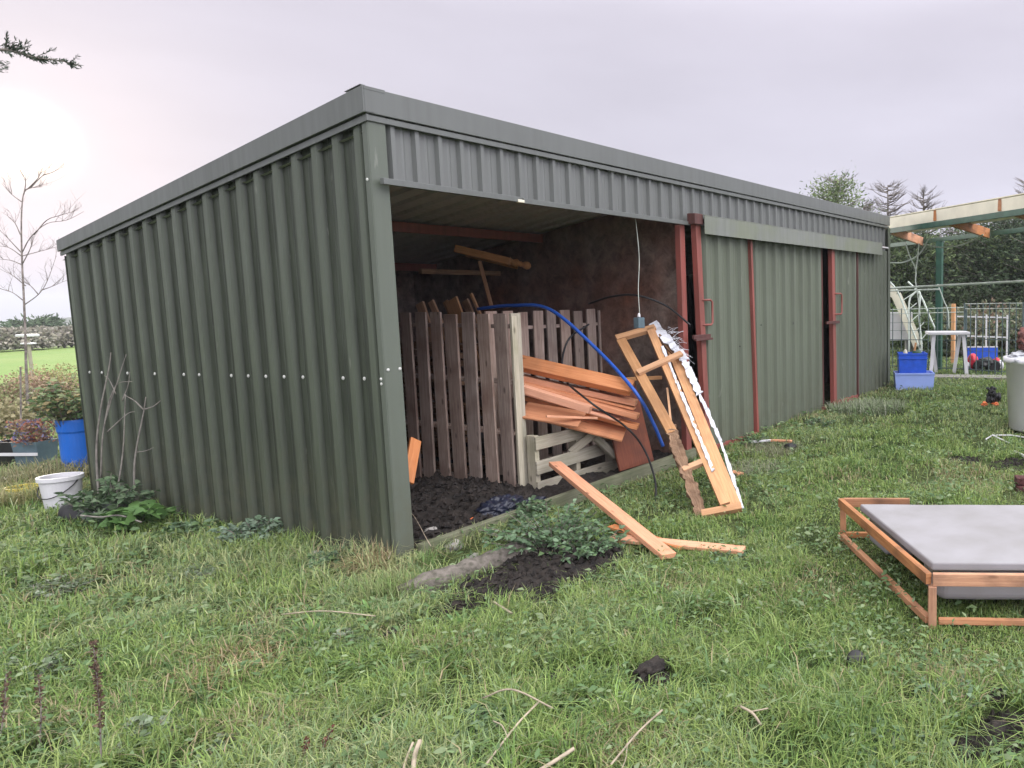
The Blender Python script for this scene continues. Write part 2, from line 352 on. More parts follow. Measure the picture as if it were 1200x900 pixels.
M['wood_orange_pale'] = wood('pale_orange_timber', (.74, .36, .215), (.57, .24, .13), .6, (.50, .24, .14), .4)  # paler orange tone for some of the planks
M['wood_red'] = wood('red_brown_board', (.28, .09, .045), (.17, .05, .03), .6, (.09, .04, .03), .7)
M['wood_new'] = wood('pale_timber', (.64, .38, .215), (.46, .245, .13), .65, (.26, .15, .09), .45)
M['wood_frame'] = wood('frame_timber', (.58, .29, .155), (.38, .17, .085), .65, (.12, .065, .045), .75)
M['wood_rough'] = wood('rough_broken_timber', (.40, .25, .15), (.17, .09, .05), .9, (.08, .045, .03), .7, bump=1.0)
M['wood_dark'] = wood('varnished_timber', (.50, .26, .12), (.34, .15, .06), .5, (.18, .08, .04), .4)
M['foam'] = plain('foam', (.29, .28, .30), .9, 0, .05, 4, .3, c2=(.245, .235, .24))
M['plastic_white'] = plain('white_plastic', (.66, .65, .68), .45, 0, .06, 5)
M['bin'] = plain('bin_plastic', (.82, .80, .86), .5, 0, .05, 4)
M['plastic_film'] = plain('plastic_film', (.60, .61, .66), .3, 0, .06, 30, .6)
M['plastic_blue'] = plain('blue_plastic', (.015, .13, .55), .4, 0, .1, 4)
M['plastic_lblue'] = plain('pale_blue_plastic', (.30, .40, .78), .4, 0, .05, 4)
M['crate_blue'] = plain('crate_blue', (.02, .10, .62), .45, 0, .1, 9)
M['pipe_blue'] = plain('pipe_blue', (.025, .10, .45), .35, 0, .1, 9)
M['black'] = plain('black_rubber', (.015, .015, .017), .45, 0, .1, 9)
M['bag'] = plain('bag_plastic', (.010, .013, .03), .35, 0, .2, 22, 1.0, spec=.5)
M['grey_pl'] = plain('grey_plastic', (.20, .21, .22), .5, 0, .12, 9)
M['bluegrey'] = plain('blue_grey_plastic', (.10, .15, .18), .5, 0, .12, 9)
M['green_steel'] = plain('green_steel', (.035, .10, .07), .5, 0, .15, 9)
M['fence'] = plain('fence_steel', (.10, .14, .14), .5, 0, .15, 9)
M['cream'] = plain('cream_sheet', (.72, .68, .55), .6, 0, .07, 4)
M['cord'] = plain('cord', (.62, .68, .62), .6)
M['wire'] = plain('wire', (.45, .45, .45), .4)
M['yellow'] = plain('yellow_plastic', (.62, .50, .08), .5)
M['redpl'] = plain('red_plastic', (.62, .03, .06), .45)
M['orangepl'] = plain('orange_plastic', (.8, .2, .07), .5)
M['cloth'] = plain('brown_cloth', (.16, .06, .05), .9, 0, .3, 30, .6, c2=(.05, .025, .025))
M['clothpink'] = plain('pink_red_cloth', (.50, .08, .09), .9, 0, .2, 30, .4)
M['brick'] = plain('brick', (.09, .03, .03), .9, 0, .3, 40, .5)
M['stone'] = plain('stone', (.35, .33, .31), .9, 0, .2, 14, .5)
M['log'] = plain('kerb_stone', (.15, .13, .115), .95, 0, .3, 26, 1.0, c2=(.07, .065, .05))
M['bark'] = plain('bark', (.22, .19, .17), .9, 0, .3, 20, .6)
M['twig'] = plain('twig', (.40, .33, .25), .85, 0, .2, 20, .3)
M['twiggrey'] = plain('twig_grey', (.22, .20, .18), .85, 0, .2, 20, .3)
M['soil'] = plain('soil', (.024, .018, .015), .85, 0, .4, 21, 1.0, c2=(.005, .004, .004))
M['leaf'] = foliage('foliage')
M['leafdark'] = foliage('foliage_dark', .65, .15)
# stained partition board
mt, t, b = newmat('stained_board'); b.inputs['Roughness'].default_value = .75
tc = t.nodes.new('ShaderNodeTexCoord')
n1 = t.nodes.new('ShaderNodeTexNoise'); n1.inputs['Scale'].default_value = 1.0; n1.inputs['Detail'].default_value = 3
n2 = t.nodes.new('ShaderNodeTexNoise'); n2.inputs['Scale'].default_value = 7; n2.inputs['Detail'].default_value = 10; n2.inputs['Roughness'].default_value = .75; n2.inputs['Distortion'].default_value = .4
for n in (n1, n2): t.links.new(tc.outputs['Object'], n.inputs[0])
r1 = t.nodes.new('ShaderNodeValToRGB'); e = r1.color_ramp.elements; e[0].position = .36; e[0].color = (.16, .065, .038, 1); e[1].position = .62; e[1].color = (.21, .175, .155, 1)
t.links.new(n1.outputs[0], r1.inputs[0])
r2 = t.nodes.new('ShaderNodeValToRGB'); e = r2.color_ramp.elements; e[0].position = .36; e[0].color = (.40, .36, .34, 1); e[1].position = .68; e[1].color = (1.45, 1.4, 1.4, 1)
t.links.new(n2.outputs[0], r2.inputs[0])
mxx = t.nodes.new('ShaderNodeMixRGB'); mxx.blend_type = 'MULTIPLY'; mxx.inputs[0].default_value = 1; t.links.new(r1.outputs[0], mxx.inputs[1]); t.links.new(r2.outputs[0], mxx.inputs[2])
t.links.new(mxx.outputs[0], b.inputs['Base Color']); M['board'] = mt
# ground
mt, t, b = newmat('ground'); b.inputs['Roughness'].default_value = .95; b.inputs['Specular IOR Level'].default_value = .1
tc = t.nodes.new('ShaderNodeTexCoord')
def tn(scale, det=6, rg=.6):
    n = t.nodes.new('ShaderNodeTexNoise'); n.inputs['Scale'].default_value = scale; n.inputs['Detail'].default_value = det; n.inputs['Roughness'].default_value = rg; t.links.new(tc.outputs['Object'], n.inputs[0]); return n.outputs[0]
r1 = t.nodes.new('ShaderNodeValToRGB'); t.links.new(tn(.8), r1.inputs[0]); e = r1.color_ramp.elements
e[0].position = .35; e[0].color = (.055, .085, .028, 1); e[1].position = .65; e[1].color = (.085, .105, .04, 1)
r2 = t.nodes.new('ShaderNodeValToRGB'); t.links.new(tn(22, 8, .7), r2.inputs[0]); e = r2.color_ramp.elements
e[0].position = .42; e[0].color = (.018, .016, .010, 1); e[1].position = .6; e[1].color = (1, 1, 1, 1)
mm = t.nodes.new('ShaderNodeMixRGB'); mm.blend_type = 'MULTIPLY'; mm.inputs[0].default_value = .6; t.links.new(r1.outputs[0], mm.inputs[1]); t.links.new(r2.outputs[0], mm.inputs[2])
sx = t.nodes.new('ShaderNodeSeparateXYZ'); t.links.new(tc.outputs['Object'], sx.inputs[0])
# pasture beyond the garden
fy = math_node(t, 'MULTIPLY', math_node(t, 'SUBTRACT', sx.outputs[1], 13.0), .5, True)
fx = math_node(t, 'LESS_THAN', sx.outputs[0], 200.0)
ff = math_node(t, 'MULTIPLY', fy, fx)
r3 = t.nodes.new('ShaderNodeValToRGB'); t.links.new(tn(.12, 8), r3.inputs[0]); e = r3.color_ramp.elements
e[0].position = .35; e[0].color = (.17, .27, .075, 1); e[1].position = .7; e[1].color = (.25, .31, .11, 1)
m2 = t.nodes.new('ShaderNodeMixRGB'); t.links.new(ff, m2.inputs[0]); t.links.new(mm.outputs[0], m2.inputs[1]); t.links.new(r3.outputs[0], m2.inputs[2])
far = math_node(t, 'MULTIPLY', math_node(t, 'SUBTRACT', sx.outputs[1], 55.0), .1, True)
m5 = t.nodes.new('ShaderNodeMixRGB'); t.links.new(far, m5.inputs[0]); t.links.new(m2.outputs[0], m5.inputs[1]); m5.inputs[2].default_value = (.09, .10, .05, 1)
t.links.new(m5.outputs[0], b.inputs['Base Color'])
bp = t.nodes.new('ShaderNodeBump'); bp.inputs['Strength'].default_value = .6; bp.inputs['Distance'].default_value = .03; t.links.new(tn(30, 6), bp.inputs['Height']); t.links.new(bp.outputs[0], b.inputs['Normal'])
M['ground'] = mt

# ------------------------------------------------------------------ terrain
def axis_pts(lo, hi, fine_lo, fine_hi, step):
    a = list(np.arange(fine_lo, fine_hi+1e-6, step)); d = step; x = fine_hi
    while x < hi: d *= 1.35; x += d; a.append(min(x, hi))
    d = step; x = fine_lo
    while x > lo: d *= 1.35; x -= d; a.insert(0, max(x, lo))
    return np.array(a)
XS = axis_pts(-3000, 3000, -4, 16, .2); YS = axis_pts(-400, 3500, -6, 12, .2)
gx, gy = np.meshgrid(XS, YS, indexing='ij'); hz = gz(gx, gy)
near = (np.abs(gx) < 20) & (np.abs(gy) < 15)
hz = hz+np.where(near, .03*(vnoise(gx, gy, 3.1)-.5)+.02*(vnoise(gx, gy, 7)-.5), 0)
inside = (gx > .1) & (gx < 8.1) & (gy > .05) & (gy < 4.0)
nx, ny = gx.shape; idx = np.arange(nx*ny).reshape(nx, ny)
q = np.stack([idx[:-1, :-1], idx[1:, :-1], idx[1:, 1:], idx[:-1, 1:]], -1).reshape(-1, 4)
me = bpy.data.meshes.new('ground'); me.from_pydata(np.stack([gx, gy, hz], -1).reshape(-1, 3).tolist(), [], q.tolist())
me.materials.append(M['ground']); me.polygons.foreach_set('use_smooth', [True]*len(me.polygons))
go = bpy.data.objects.new('ground', me); col.objects.link(go); tag(go, kind='structure')

# distant hills on the left
M['hill'] = plain('hill', (.15, .16, .13), .95, 0, .2, .03, c2=(.10, .115, .09))
def hill(dist, px0, px1, tops, base_z, depth, mat, nm):
    mb = MB(); k = len(tops); cols = []
    for i in range(k):
        px = px0+(px1-px0)*i/(k-1); d = ray(px, tops[i]); s = dist/math.hypot(d[0], d[1])
        top = Vector(CAM+d*s); dirh = Vector((d[0], d[1], 0)).normalized()
        cols.append([top-dirh*depth*.7+Vector((0, 0, base_z-top.z)), top-dirh*depth*.3+Vector((0, 0, (base_z-top.z)*.35)), top, top+dirh*depth+Vector((0, 0, base_z-top.z))])
    b = 0
    for i in range(k):
        mb.v += [tuple(p) for p in cols[i]]
        if i:
            for j in range(3):
                a = (i-1)*4+j; mb.f.append((a, a+4, a+5, a+1)); mb.uv += [(0, 0)]*4
    o = mb.build(nm, mat, smooth=True); tag(o, kind='structure'); return o
random.seed(3)
hill(420, -700, 420, [376-3*math.sin(i*.55)-2.5*math.sin(i*1.3+1)+random.uniform(-1, 1) for i in range(70)], -60, 150, M['hill'], 'hills')

# distant woods and hedges: masses of leafy clumps
def crown_blob(n, c, rad, cols, size, zlo=-.4, shell=.5):
    d = rdir(n, zlo, 1); r = (shell+(1-shell)*rng.random(n)**.6)[:, None]
    P = np.array(c)[None]+d*r*np.array(rad)[None]
    D = d+rdir(n, -1, 1)*.9; U = rdir(n, -.2, 1)
    C = np.array(cols)[rng.integers(0, len(cols), n)]*(1+rng.uniform(-.25, .25, (n, 1)))
    L = size*rng.uniform(.6, 1.4, n)
    return leaves(P, D, U, L, L*.6, C)
def wood_row(nm, dist, px0, px1, top, count, cols, rad, n, size, label):
    parts = []
    for i in range(count):
        px = px0+(px1-px0)*(i+random.random())/count; dd = dist*random.uniform(.95, 1.1)
        t0 = top+random.uniform(-2.5, 2.5); d = ray(px, t0); s = dd/math.hypot(d[0], d[1]); p = CAM+d*s
        g = float(gz(p[0], p[1])); h = max(p[2]-g, 1.0); rr = rad*random.uniform(.7, 1.3)
        parts.append(crown_blob(n, (p[0], p[1], g+h*.45), (rr, rr, h*.6), cols, size))
    o = np_mesh(nm, *join(parts), M['leafdark']); tag(o, label, 'woodland', kind='stuff'); return o
wood_row('far_woodland', 95, -260, 260, 399, 42, [(.24, .235, .21), (.28, .26, .235), (.20, .205, .18)], 2.4, 1500, .5, 'greyish autumn wood on the far side of the green field')
wood_row('field_hedge', 58, -260, 240, 403, 40, [(.27, .25, .19), (.32, .29, .25), (.22, .22, .17)], 1.0, 1100, .22, 'low scruffy hedge along the far edge of the field')

# ------------------------------------------------------------------ grass
def inside_poly_shed(x, y): return (x > -.0) & (x < 8.2) & (y > -.02) & (y < 4.1)
bare = [(.25, -.95, .46, .33), (.55, -.60, .25, .2), (-.30, -.98, .16, .12), (.30, -.27, .42, .10), (.75, -.45, .25, .15)]
for px, py, r in ((660, 795, .10), (470, 742, .10), (505, 733, .08), (760, 800, .11), (930, 690, .0), (1180, 860, .16), (1135, 880, .10), (1165, 815, .07), (40, 640, .0), (840, 740, .07), (640, 690, .14), (520, 700, .1), (715, 610, .0), (1130, 540, .22), (1185, 545, .28), (870, 832, .06), (1060, 835, .08)):
    if r: p = gp(px, py); bare.append((p.x, p.y, r, r*.8))
straw = []
for px, py, r in ((270, 775, .28), (300, 755, .2), (470, 655, .18), (330, 730, .2), (720, 880, .2), (100, 690, .3), (1130, 560, .5), (1000, 560, .25), (520, 770, .15), (780, 690, .25), (960, 690, .3), (1100, 790, .3), (300, 860, .2), (90, 850, .2)):
    p = gp(px, py); straw.append((p.x, p.y, r))
rr0, rr1 = 2.0, 26.0
def sample_r(n):
    k = 4.0; A = (k*k-rr0*rr0)/2; B = k*k*math.log(rr1/k); u = rng.random(n)*(A+B)
    return np.where(u < A, np.sqrt(rr0*rr0+2*np.minimum(u, A)), k*np.exp(np.clip(u-A, 0, None)/(k*k)))
az0 = math.atan2(*(ray(-160, 600)[:2][::-1])); az1 = math.atan2(*(ray(1620, 600)[:2][::-1]))
def spots(n):
    r = sample_r(n); a = rng.uniform(min(az0, az1), max(az0, az1), n)
    return CAM[0]+r*np.cos(a), CAM[1]+r*np.sin(a), r
NG = 720000
x, y, r = spots(NG)
keep = ~inside_poly_shed(x, y)
for bx, by, ra, rb in bare:
    q_ = ((x-bx)/ra)**2+((y-by)/rb)**2; keep &= ~((q_ < 1+1.5*(vnoise(x, y, 5)-.5)+.8*(vnoise(x, y, 13)-.5)) & (rng.random(NG) < .965))
nb = vnoise(x, y, 5.3); keep &= ~((nb < .36) & (rng.random(NG) < .85))
x, y, r = x[keep], y[keep], r[keep]; n = len(x)
sc_ = np.maximum(1, (r/4.0))**.75
tall = vnoise(x, y, 1.1)*.6+vnoise(x, y, 3.3)*.4
leftness = np.clip((-x-y*.35+1.0)/2.2, 0, 1)*(x < 1.4)
wall = np.exp(-np.clip(-x, 0, 9)*5)*(x < 0)*(y > 0) + np.exp(-np.clip(-y, 0, 9)*4)*(y < 0)*(x > 2.2)*(x < 8.3)*.8
fz = (x > .1) & (x < 2.3) & (y < -1.9) & (y > -4.6) & (x*.675-y*.7375 > 2.45)
H = (1-.55*fz)*np.where(x > 1.2, .82, 1)*(.030+.056*tall+.045*leftness+.05*np.clip(wall, 0, 1)*(x < 2))*rng.uniform(.5, 1.35, n)*np.minimum(sc_, 1.25)
Wd = .0042*sc_*rng.uniform(.7, 1.5, n)
lean = rng.gamma(2.2, .36, n); az = rng.uniform(0, 2*np.pi, n)
g1 = np.array([(.10, .175, .05), (.19, .285, .075), (.27, .345, .11), (.20, .28, .13), (.37, .40, .20)])
tone = np.clip(vnoise(x, y, .7)*.5+vnoise(x, y, 2.4)*.5+rng.normal(0, .18, n), 0, .999)
Cg = g1[(tone*5).astype(int)]*(1+rng.uniform(-.22, .22, (n, 1)))
ps = .02+.07*(vnoise(x, y, 1.9) > .72)
for sx_, sy2, sr in straw: ps = np.maximum(ps, .38*np.exp(-((x-sx_)**2+(y-sy2)**2)/(sr*sr)))
ps = np.maximum(ps, .4*np.clip(wall, 0, 1)*(x > 2.2))
isst = rng.random(n) < ps
Cg = np.where(isst[:, None], np.array([(.34, .28, .17)])*(1+rng.uniform(-.3, .25, (n, 1))), Cg)
field = (y > 9)
P = np.stack([x, y, gz(x, y)-.004], 1)
V, T, C = blades(P, H, Wd, lean, az, Cg)
go2 = np_mesh('grass', V, T, C, M['leaf']); tag(go2, 'rough green lawn grass with straw coloured tufts', 'grass', kind='stuff')
# longer clumps
NC = 4600; cx, cy, cr2 = spots(NC); kc = ~inside_poly_shed(cx, cy) & (cr2 < 14) & (vnoise(cx, cy, 1.7) > .38)
for bx, by, ra, rb in bare: kc &= ~((((cx-bx)/ra)**2+((cy-by)/rb)**2) < .8)
kc &= ~((cy > -.55) & (cx > -.3) & (cx < 8.3)); kc &= ~((cx > .1) & (cx < 2.3) & (cy < -1.9) & (cy > -4.6) & (cx*.675-cy*.7375 > 2.45))
for bx, by, ra, rb in bare: kc &= ~((((cx-bx)/(ra+.12))**2+((cy-by)/(rb+.12))**2) < 1)
cx, cy = cx[kc], cy[kc]; K = 26; big = rng.uniform(.6, 1.35, len(cx))*(1+.55*((cx < .6) & (cy < .5)))
a_ = rng.uniform(0, 2*np.pi, (len(cx), K)); q_ = .035*np.sqrt(rng.random((len(cx), K)))
X_ = (cx[:, None]+q_*np.cos(a_)).ravel(); Y_ = (cy[:, None]+q_*np.sin(a_)).ravel(); n = len(X_)
tn_ = np.array([(.13, .22, .06), (.21, .32, .085), (.29, .365, .13), (.11, .19, .075), (.24, .32, .15)])[rng.integers(0, 5, len(cx))]
Cc_ = np.repeat(tn_, K, 0)*(1+rng.uniform(-.2, .25, (n, 1))); st_ = rng.random(n) < .06; Cc_[st_] = (.36, .30, .18)
Hc = .078*np.repeat(big, K)*np.where(X_ > 1.0, .72, 1)*rng.uniform(.5, 1.3, n)
V, T, C = blades(np.stack([X_, Y_, gz(X_, Y_)-.004], 1), Hc, .0050*rng.uniform(.6, 1.3, n), rng.gamma(2.6, .38, n), a_.ravel()+rng.normal(0, .5, n), Cc_, .38)
tag(np_mesh('long_grass', V, T, C, M['leaf']), 'longer arching grass clumps scattered over the lawn', 'grass', kind='stuff')
# ground-hugging weeds
NW = 140000; x, y, r = spots(NW)
pw = .12+.75*(vnoise(x+9, y, 2.6)*.6+vnoise(x, y+5, 6)*.4 > .56)
keep = ~inside_poly_shed(x, y) & (rng.random(NW) < pw) & (r < 15)
for bx, by, ra, rb in bare: keep &= ~((((x-bx)/ra)**2+((y-by)/rb)**2) < .9)
x, y, r = x[keep], y[keep], r[keep]; n = len(x)
P = np.stack([x, y, gz(x, y)+rng.uniform(.02, .085, n)], 1); D = rdir(n, -.15, .55); U = rdir(n, .5, 1)
L = np.minimum(rng.gamma(3, .0065, n), .036)*np.maximum(1, r/5)**.6+.006
Cw = np.array([(.12, .20, .08), (.17, .25, .11), (.10, .17, .07), (.22, .28, .15)])[rng.integers(0, 4, n)]*(1+rng.uniform(-.2, .2, (n, 1)))
wo_ = np_mesh('ground_weeds', *leaves(P, D, U, L*1.15, L*rng.uniform(.3, .6, n), Cw), M['leaf']); tag(wo_, 'small broad leaved weeds growing through the lawn', 'weeds', kind='stuff')

# ------------------------------------------------------------------ plants
def leafy_plant(name, c, rad, h, nst, lsize, cols, label, cat='weed', group=None, stem=True, wr=.55, per=20):
    """stems rising from a base, each carrying leaves"""
    c = Vector(c); root = empty(name, c, label, cat, group); mb = MB(); PP, DD, LL = [], [], []
    for i in range(nst):
        a = random.uniform(0, 2*math.pi); rr = rad*math.sqrt(random.random()); hh = h*random.uniform(.5, 1)*(1-.4*rr/rad)
        b = c+Vector((math.cos(a)*rr*.35, math.sin(a)*rr*.35, -.01)); tp = c+Vector((math.cos(a)*rr, math.sin(a)*rr, hh))
        mid = (b+tp)/2+Vector((random.uniform(-.02, .02), random.uniform(-.02, .02), hh*.15)); pts = smoothpath([b, mid, tp], 4)
        mb.tube(pts, [.0035*(1-.6*k/len(pts)) for k in range(len(pts))], 5)
        for k in range(per):
            t_ = random.uniform(.25, 1); q = pts[min(int(t_*len(pts)), len(pts)-1)]; aa = random.uniform(0, 2*math.pi)
            PP.append(tuple(q)); DD.append((math.cos(aa), math.sin(aa), random.uniform(-.35, .6))); LL.append(lsize*random.uniform(.5, 1.3))
    n = len(PP); C = np.array(cols)[rng.integers(0, len(cols), n)]*(1+rng.uniform(-.2, .2, (n, 1)))
    mb.build('stem', M['twiggrey'] if not stem else M['bark'], root, smooth=True)
    np_mesh('leaves', *leaves(np.array(PP), np.array(DD), rdir(n, .4, 1), np.array(LL), np.array(LL)*wr, C), M['leaf'], root)
    return root
NET = [(.10, .175, .085), (.14, .22, .12), (.18, .26, .16), (.085, .14, .075), (.12, .19, .08)]
leafy_plant('nettle_clump', gp(652, 642), .46, .32, 58, .042, NET, 'dark leafy nettle clump beside the black soil in front of the low pallet')
leafy_plant('nettle_clump', gp(612, 612), .22, .20, 34, .040, NET, 'smaller nettle clump at the end of the timber sill by the dark bag')
leafy_plant('nettle_clump', gp(690, 655), .26, .22, 32, .040, NET, 'nettle shoots to the right of the black soil near the fallen planks')
leafy_plant('silvery_weed', gp(292, 640), .22, .22, 40, .04, [(.17, .24, .17), (.22, .29, .21), (.13, .20, .12)], 'silvery green leafy weed at the foot of the corrugated side wall')
leafy_plant('leafy_weed', gp(395, 665), .16, .14, 20, .05, NET, 'green leafy weed against the side wall near the front corner')
leafy_plant('leafy_weed', gp(228, 625), .15, .12, 16, .05, NET, 'low leafy weed at the side wall to the left of the silvery weed')
leafy_plant('leafy_shrub', gp(128, 612), .28, .42, 34, .06, [(.10, .16, .08), (.15, .21, .12), (.08, .13, .07)], 'leafy green shrub growing behind the grey crate at the side wall', 'shrub')
leafy_plant('leafy_shrub', gp(160, 618), .20, .22, 14, .10, [(.10, .20, .06), (.14, .26, .08)], 'broad leaved plant right of the grey crate', 'plant')
for px, py, s in ((440, 725, 1), (480, 705, .8), (545, 735, .9), (420, 690, .8), (505, 640, .7), (740, 745, .8), (690, 725, .8), (1090, 820, .9), (1060, 800, .8), (240, 720, .8), (210, 735, 1.0)):
    p = gp(px, py); n = int(26*s); a = rng.uniform(0, 2*np.pi, n); D = np.stack([np.cos(a), np.sin(a), rng.uniform(.6, 2.0, n)], 1)
    Pn = np.repeat(np.array([p])[:, :], n, 0)+np.stack([np.cos(a)*.012, np.sin(a)*.012, np.zeros(n)], 1)
    L = rng.uniform(.06, .13, n)*s; o = np_mesh('dock_weed', *leaves(Pn, D, rdir(n, .7, 1), L, L*.22, jitc((.15, .25, .09), n, .25)), M['leaf'])
    tag(o, {440: 'light green dock rosette left of the bare soil and below the kerb stone', 480: 'dock rosette beside the left end of the kerb stone', 545: 'dock rosette below the black soil patch', 420: 'dock rosette left of the shed corner', 505: 'narrow leaved weed growing between the sill and the kerb stone', 740: 'dock rosette on open lawn below the fallen plank', 690: 'dock rosette just right of the black soil patch', 1090: 'dock rosette in front of the low wooden frame', 1060: 'dock rosette by the black cap in the right foreground', 240: 'dock rosette on the left lawn above the straw tuft', 210: 'grey green rosette on the left lawn'}[px], 'weed', 'dock weeds on the lawn')
GW = [(.20, .25, .17), (.26, .30, .22), (.15, .20, .11), (.12, .17, .09)]
for i, (px, py, rd, hh, lb) in enumerate(((60, 700, .20, .12, 'grey green low weed on the left lawn near the edge'), (170, 870, .16, .10, 'grey green weed clump at the bottom left right of the tall dock stalk'), (30, 800, .18, .12, 'grey green weed clump at the left edge'), (290, 880, .16, .09, 'silvery weed clump left of the crimson stalks'), (225, 680, .14, .10, 'small silvery weed on the lawn in front of the side wall'), (400, 760, .14, .09, 'leafy weed right of the straw tuft'), (1110, 830, .16, .10, 'dark leafy weed clump in the lower right lawn'), (1040, 880, .16, .09, 'leafy weed clump at the bottom edge right of centre'), (850, 660, .14, .07, 'low leafy weed beyond the flat fallen plank'), (560, 860, .14, .08, 'leafy weed under the straight twig'), (880, 480+40, .2, .12, 'leafy weed by the black lump at the shed foot'), (960, 500, .25, .12, 'leafy green weed below the black door gap'))):
    leafy_plant('lawn_weed', gp(px, py), rd, hh, 24, .032, GW if i < 6 else NET, lb, group='low weeds on the lawn', per=13)
# long arching grass at the corner, straw tuft
def tuft(name, c, rad, n, h, cols, label, cat='grass tuft', lean_m=1.0, w=.005, group=None):
    c = Vector(c); a = rng.uniform(0, 2*np.pi, n); rr_ = rad*np.sqrt(rng.random(n)); xx = c.x+rr_*np.cos(a); yy = c.y+rr_*np.sin(a)
    P = np.stack([xx, yy, gz(xx, yy)-.005], 1); C = np.array(cols)[rng.integers(0, len(cols), n)]*(1+rng.uniform(-.25, .25, (n, 1)))
    o = np_mesh(name, *blades(P, h*rng.uniform(.5, 1.2, n), w*rng.uniform(.6, 1.3, n), lean_m*rng.gamma(2, .4, n), rng.uniform(0, 2*np.pi, n), C, .3), M['leaf'])
    return tag(o, label, cat, group)
ST = [(.42, .30, .18), (.50, .38, .24), (.32, .22, .13), (.22, .24, .10)]
tuft('straw_tuft', gp(272, 790), .24, 520, .12, ST, 'brown straw coloured tuft of dead grass in the left foreground')
tuft('straw_tuft', gp(435, 668), .13, 500, .15, ST, 'dead grass tuft against the front corner of the shed')
tuft('straw_tuft', gp(878, 552), .30, 1200, .09, [(.30, .29, .22), (.24, .25, .17), (.16, .2, .1)], 'greyish dry grass below the first sliding door', group='dry grass along the shed front')
tuft('straw_tuft', gp(905, 528), .3, 1000, .09, [(.30, .29, .2), (.24, .26, .15)], 'yellowish dry grass below the fixed wall panel', group='dry grass along the shed front')
tuft('straw_tuft', gp(1015, 482), .5, 2000, .17, [(.32, .34, .26), (.26, .3, .18), (.18, .25, .12)], 'tall pale dry grass by the far corner of the shed', group='dry grass along the shed front', w=.01)
tuft('grass_tuft', gp(497, 668), .08, 150, .13, [(.16, .26, .08), (.12, .2, .06)], 'long green grass tuft at the foot of the corner post')
tuft('grass_tuft', gp(455, 705), .15, 420, .17, [(.17, .25, .08), (.24, .27, .12)], 'yellowish green tuft below the shed corner')
def stalk(name, c, h, label, cols, lean=(0, 0), n=60, ls=.012, r=.003):
    c = Vector(c); root = empty(name, c, label, 'weed'); tp = c+Vector((lean[0], lean[1], h))
    pts = smoothpath([c-Vector((0, 0, .02)), (c+tp)/2+Vector((.008, .004, 0)), tp], 5)
    mb = MB().tube(pts, [r*(1-.5*k/len(pts)) for k in range(len(pts))], 6); mb.build('stem', M['bark'], root, smooth=True)
    tt = rng.uniform(.35, 1, n); Pn = np.array([pts[min(int(v*len(pts)), len(pts)-1)] for v in tt])+rng.normal(0, .004, (n, 3))+np.array([0, 0, 1])*rng.uniform(-.03, .03, (n, 1))*h*2
    Pn[:, 2] = np.clip(Pn[:, 2], c.z, tp.z+.01)
    L = ls*rng.uniform(.6, 1.6, n)
    np_mesh('seed_heads', *leaves(Pn, rdir(n, -.3, 1), rdir(n, -.5, 1), L, L*.7, np.array(cols)[rng.integers(0, len(cols), n)]*(1+rng.uniform(-.3, .3, (n, 1)))), M['leaf'], root)
    return root
BR = [(.13, .085, .06), (.09, .055, .04), (.17, .12, .08)]
RD = [(.13, .045, .035), (.10, .045, .03), (.18, .09, .06)]
def ga(px, py, depth_up=0): return gp(px, py)
stalk('dock_stalk', gp(118, 905), .46, 'tall dark brown dock seed stalk in the left foreground', BR, (.02, .0), 330, .010)
stalk('dock_stalk', gp(45, 880), .26, 'short rusty dock stalk left of the tall dark one', BR, (.03, .02), 70)
stalk('dock_stalk', gp(-4, 880), .28, 'rusty dock stalk cut by the left edge', BR, (.05, .0), 70)
stalk('dock_stalk', gp(348, 905), .12, 'crimson dock stalk at the bottom left of centre', RD, (.02, -.04), 70, .009)
stalk('dock_stalk', gp(365, 900), .13, 'crimson dock stalk leaning right beside its twin', RD, (.05, -.05), 70, .009)

# ------------------------------------------------------------------ shed
shed = empty('metal_shed', (0, 0, 0), 'long dark green corrugated metal shed with one open bay and sliding doors', 'shed')
SL, SD, HF, HB = 8.145, 4.035, 2.675, 2.03
topz = lambda y_: HF+(HB-HF)*y_/SD
def corr(o, u, n, L, ztop, zbot, pitch, rib, ht, mat, name, parent, slope=.022, start=.06):
    """box profile sheet standing upright: o origin, u along, n outward"""
    o = Vector(o); u = Vector(u); n = Vector(n); pr = [(0, 0)]; s_ = start
    while s_+rib+.01 < L:
        pr += [(s_, 0), (s_+slope, ht), (s_+rib-slope, ht), (s_+rib, 0)]
        mid = (s_+rib+s_+pitch)/2
        if mid+.01 < L: pr += [(mid-.012, 0), (mid, .004), (mid+.012, 0)]
        s_ += pitch
    pr.append((L, 0)); mb = MB()
    for a, c in zip(pr[:-1], pr[1:]):
        if c[0] <= a[0]+1e-6: continue
        for q0, q1 in ((0, 1),):
            A = o+u*a[0]+n*a[1]; B = o+u*c[0]+n*c[1]
            za0, za1 = zbot(a[0]), ztop(a[0]); zb0, zb1 = zbot(c[0]), ztop(c[0])
            mb.face([A+Vector((0, 0, za0)), B+Vector((0, 0, zb0)), B+Vector((0, 0, zb1)), A+Vector((0, 0, za1))])
    return mb.build(name, mat, parent)
corr((.026, .03, 0), (0, 1, 0), (-1, 0, 0), SD-.03, lambda s: topz(s)+.055, lambda s: -.12, .2145, .076, .031, M['side'], 'side_wall', shed, slope=.012, start=.03)
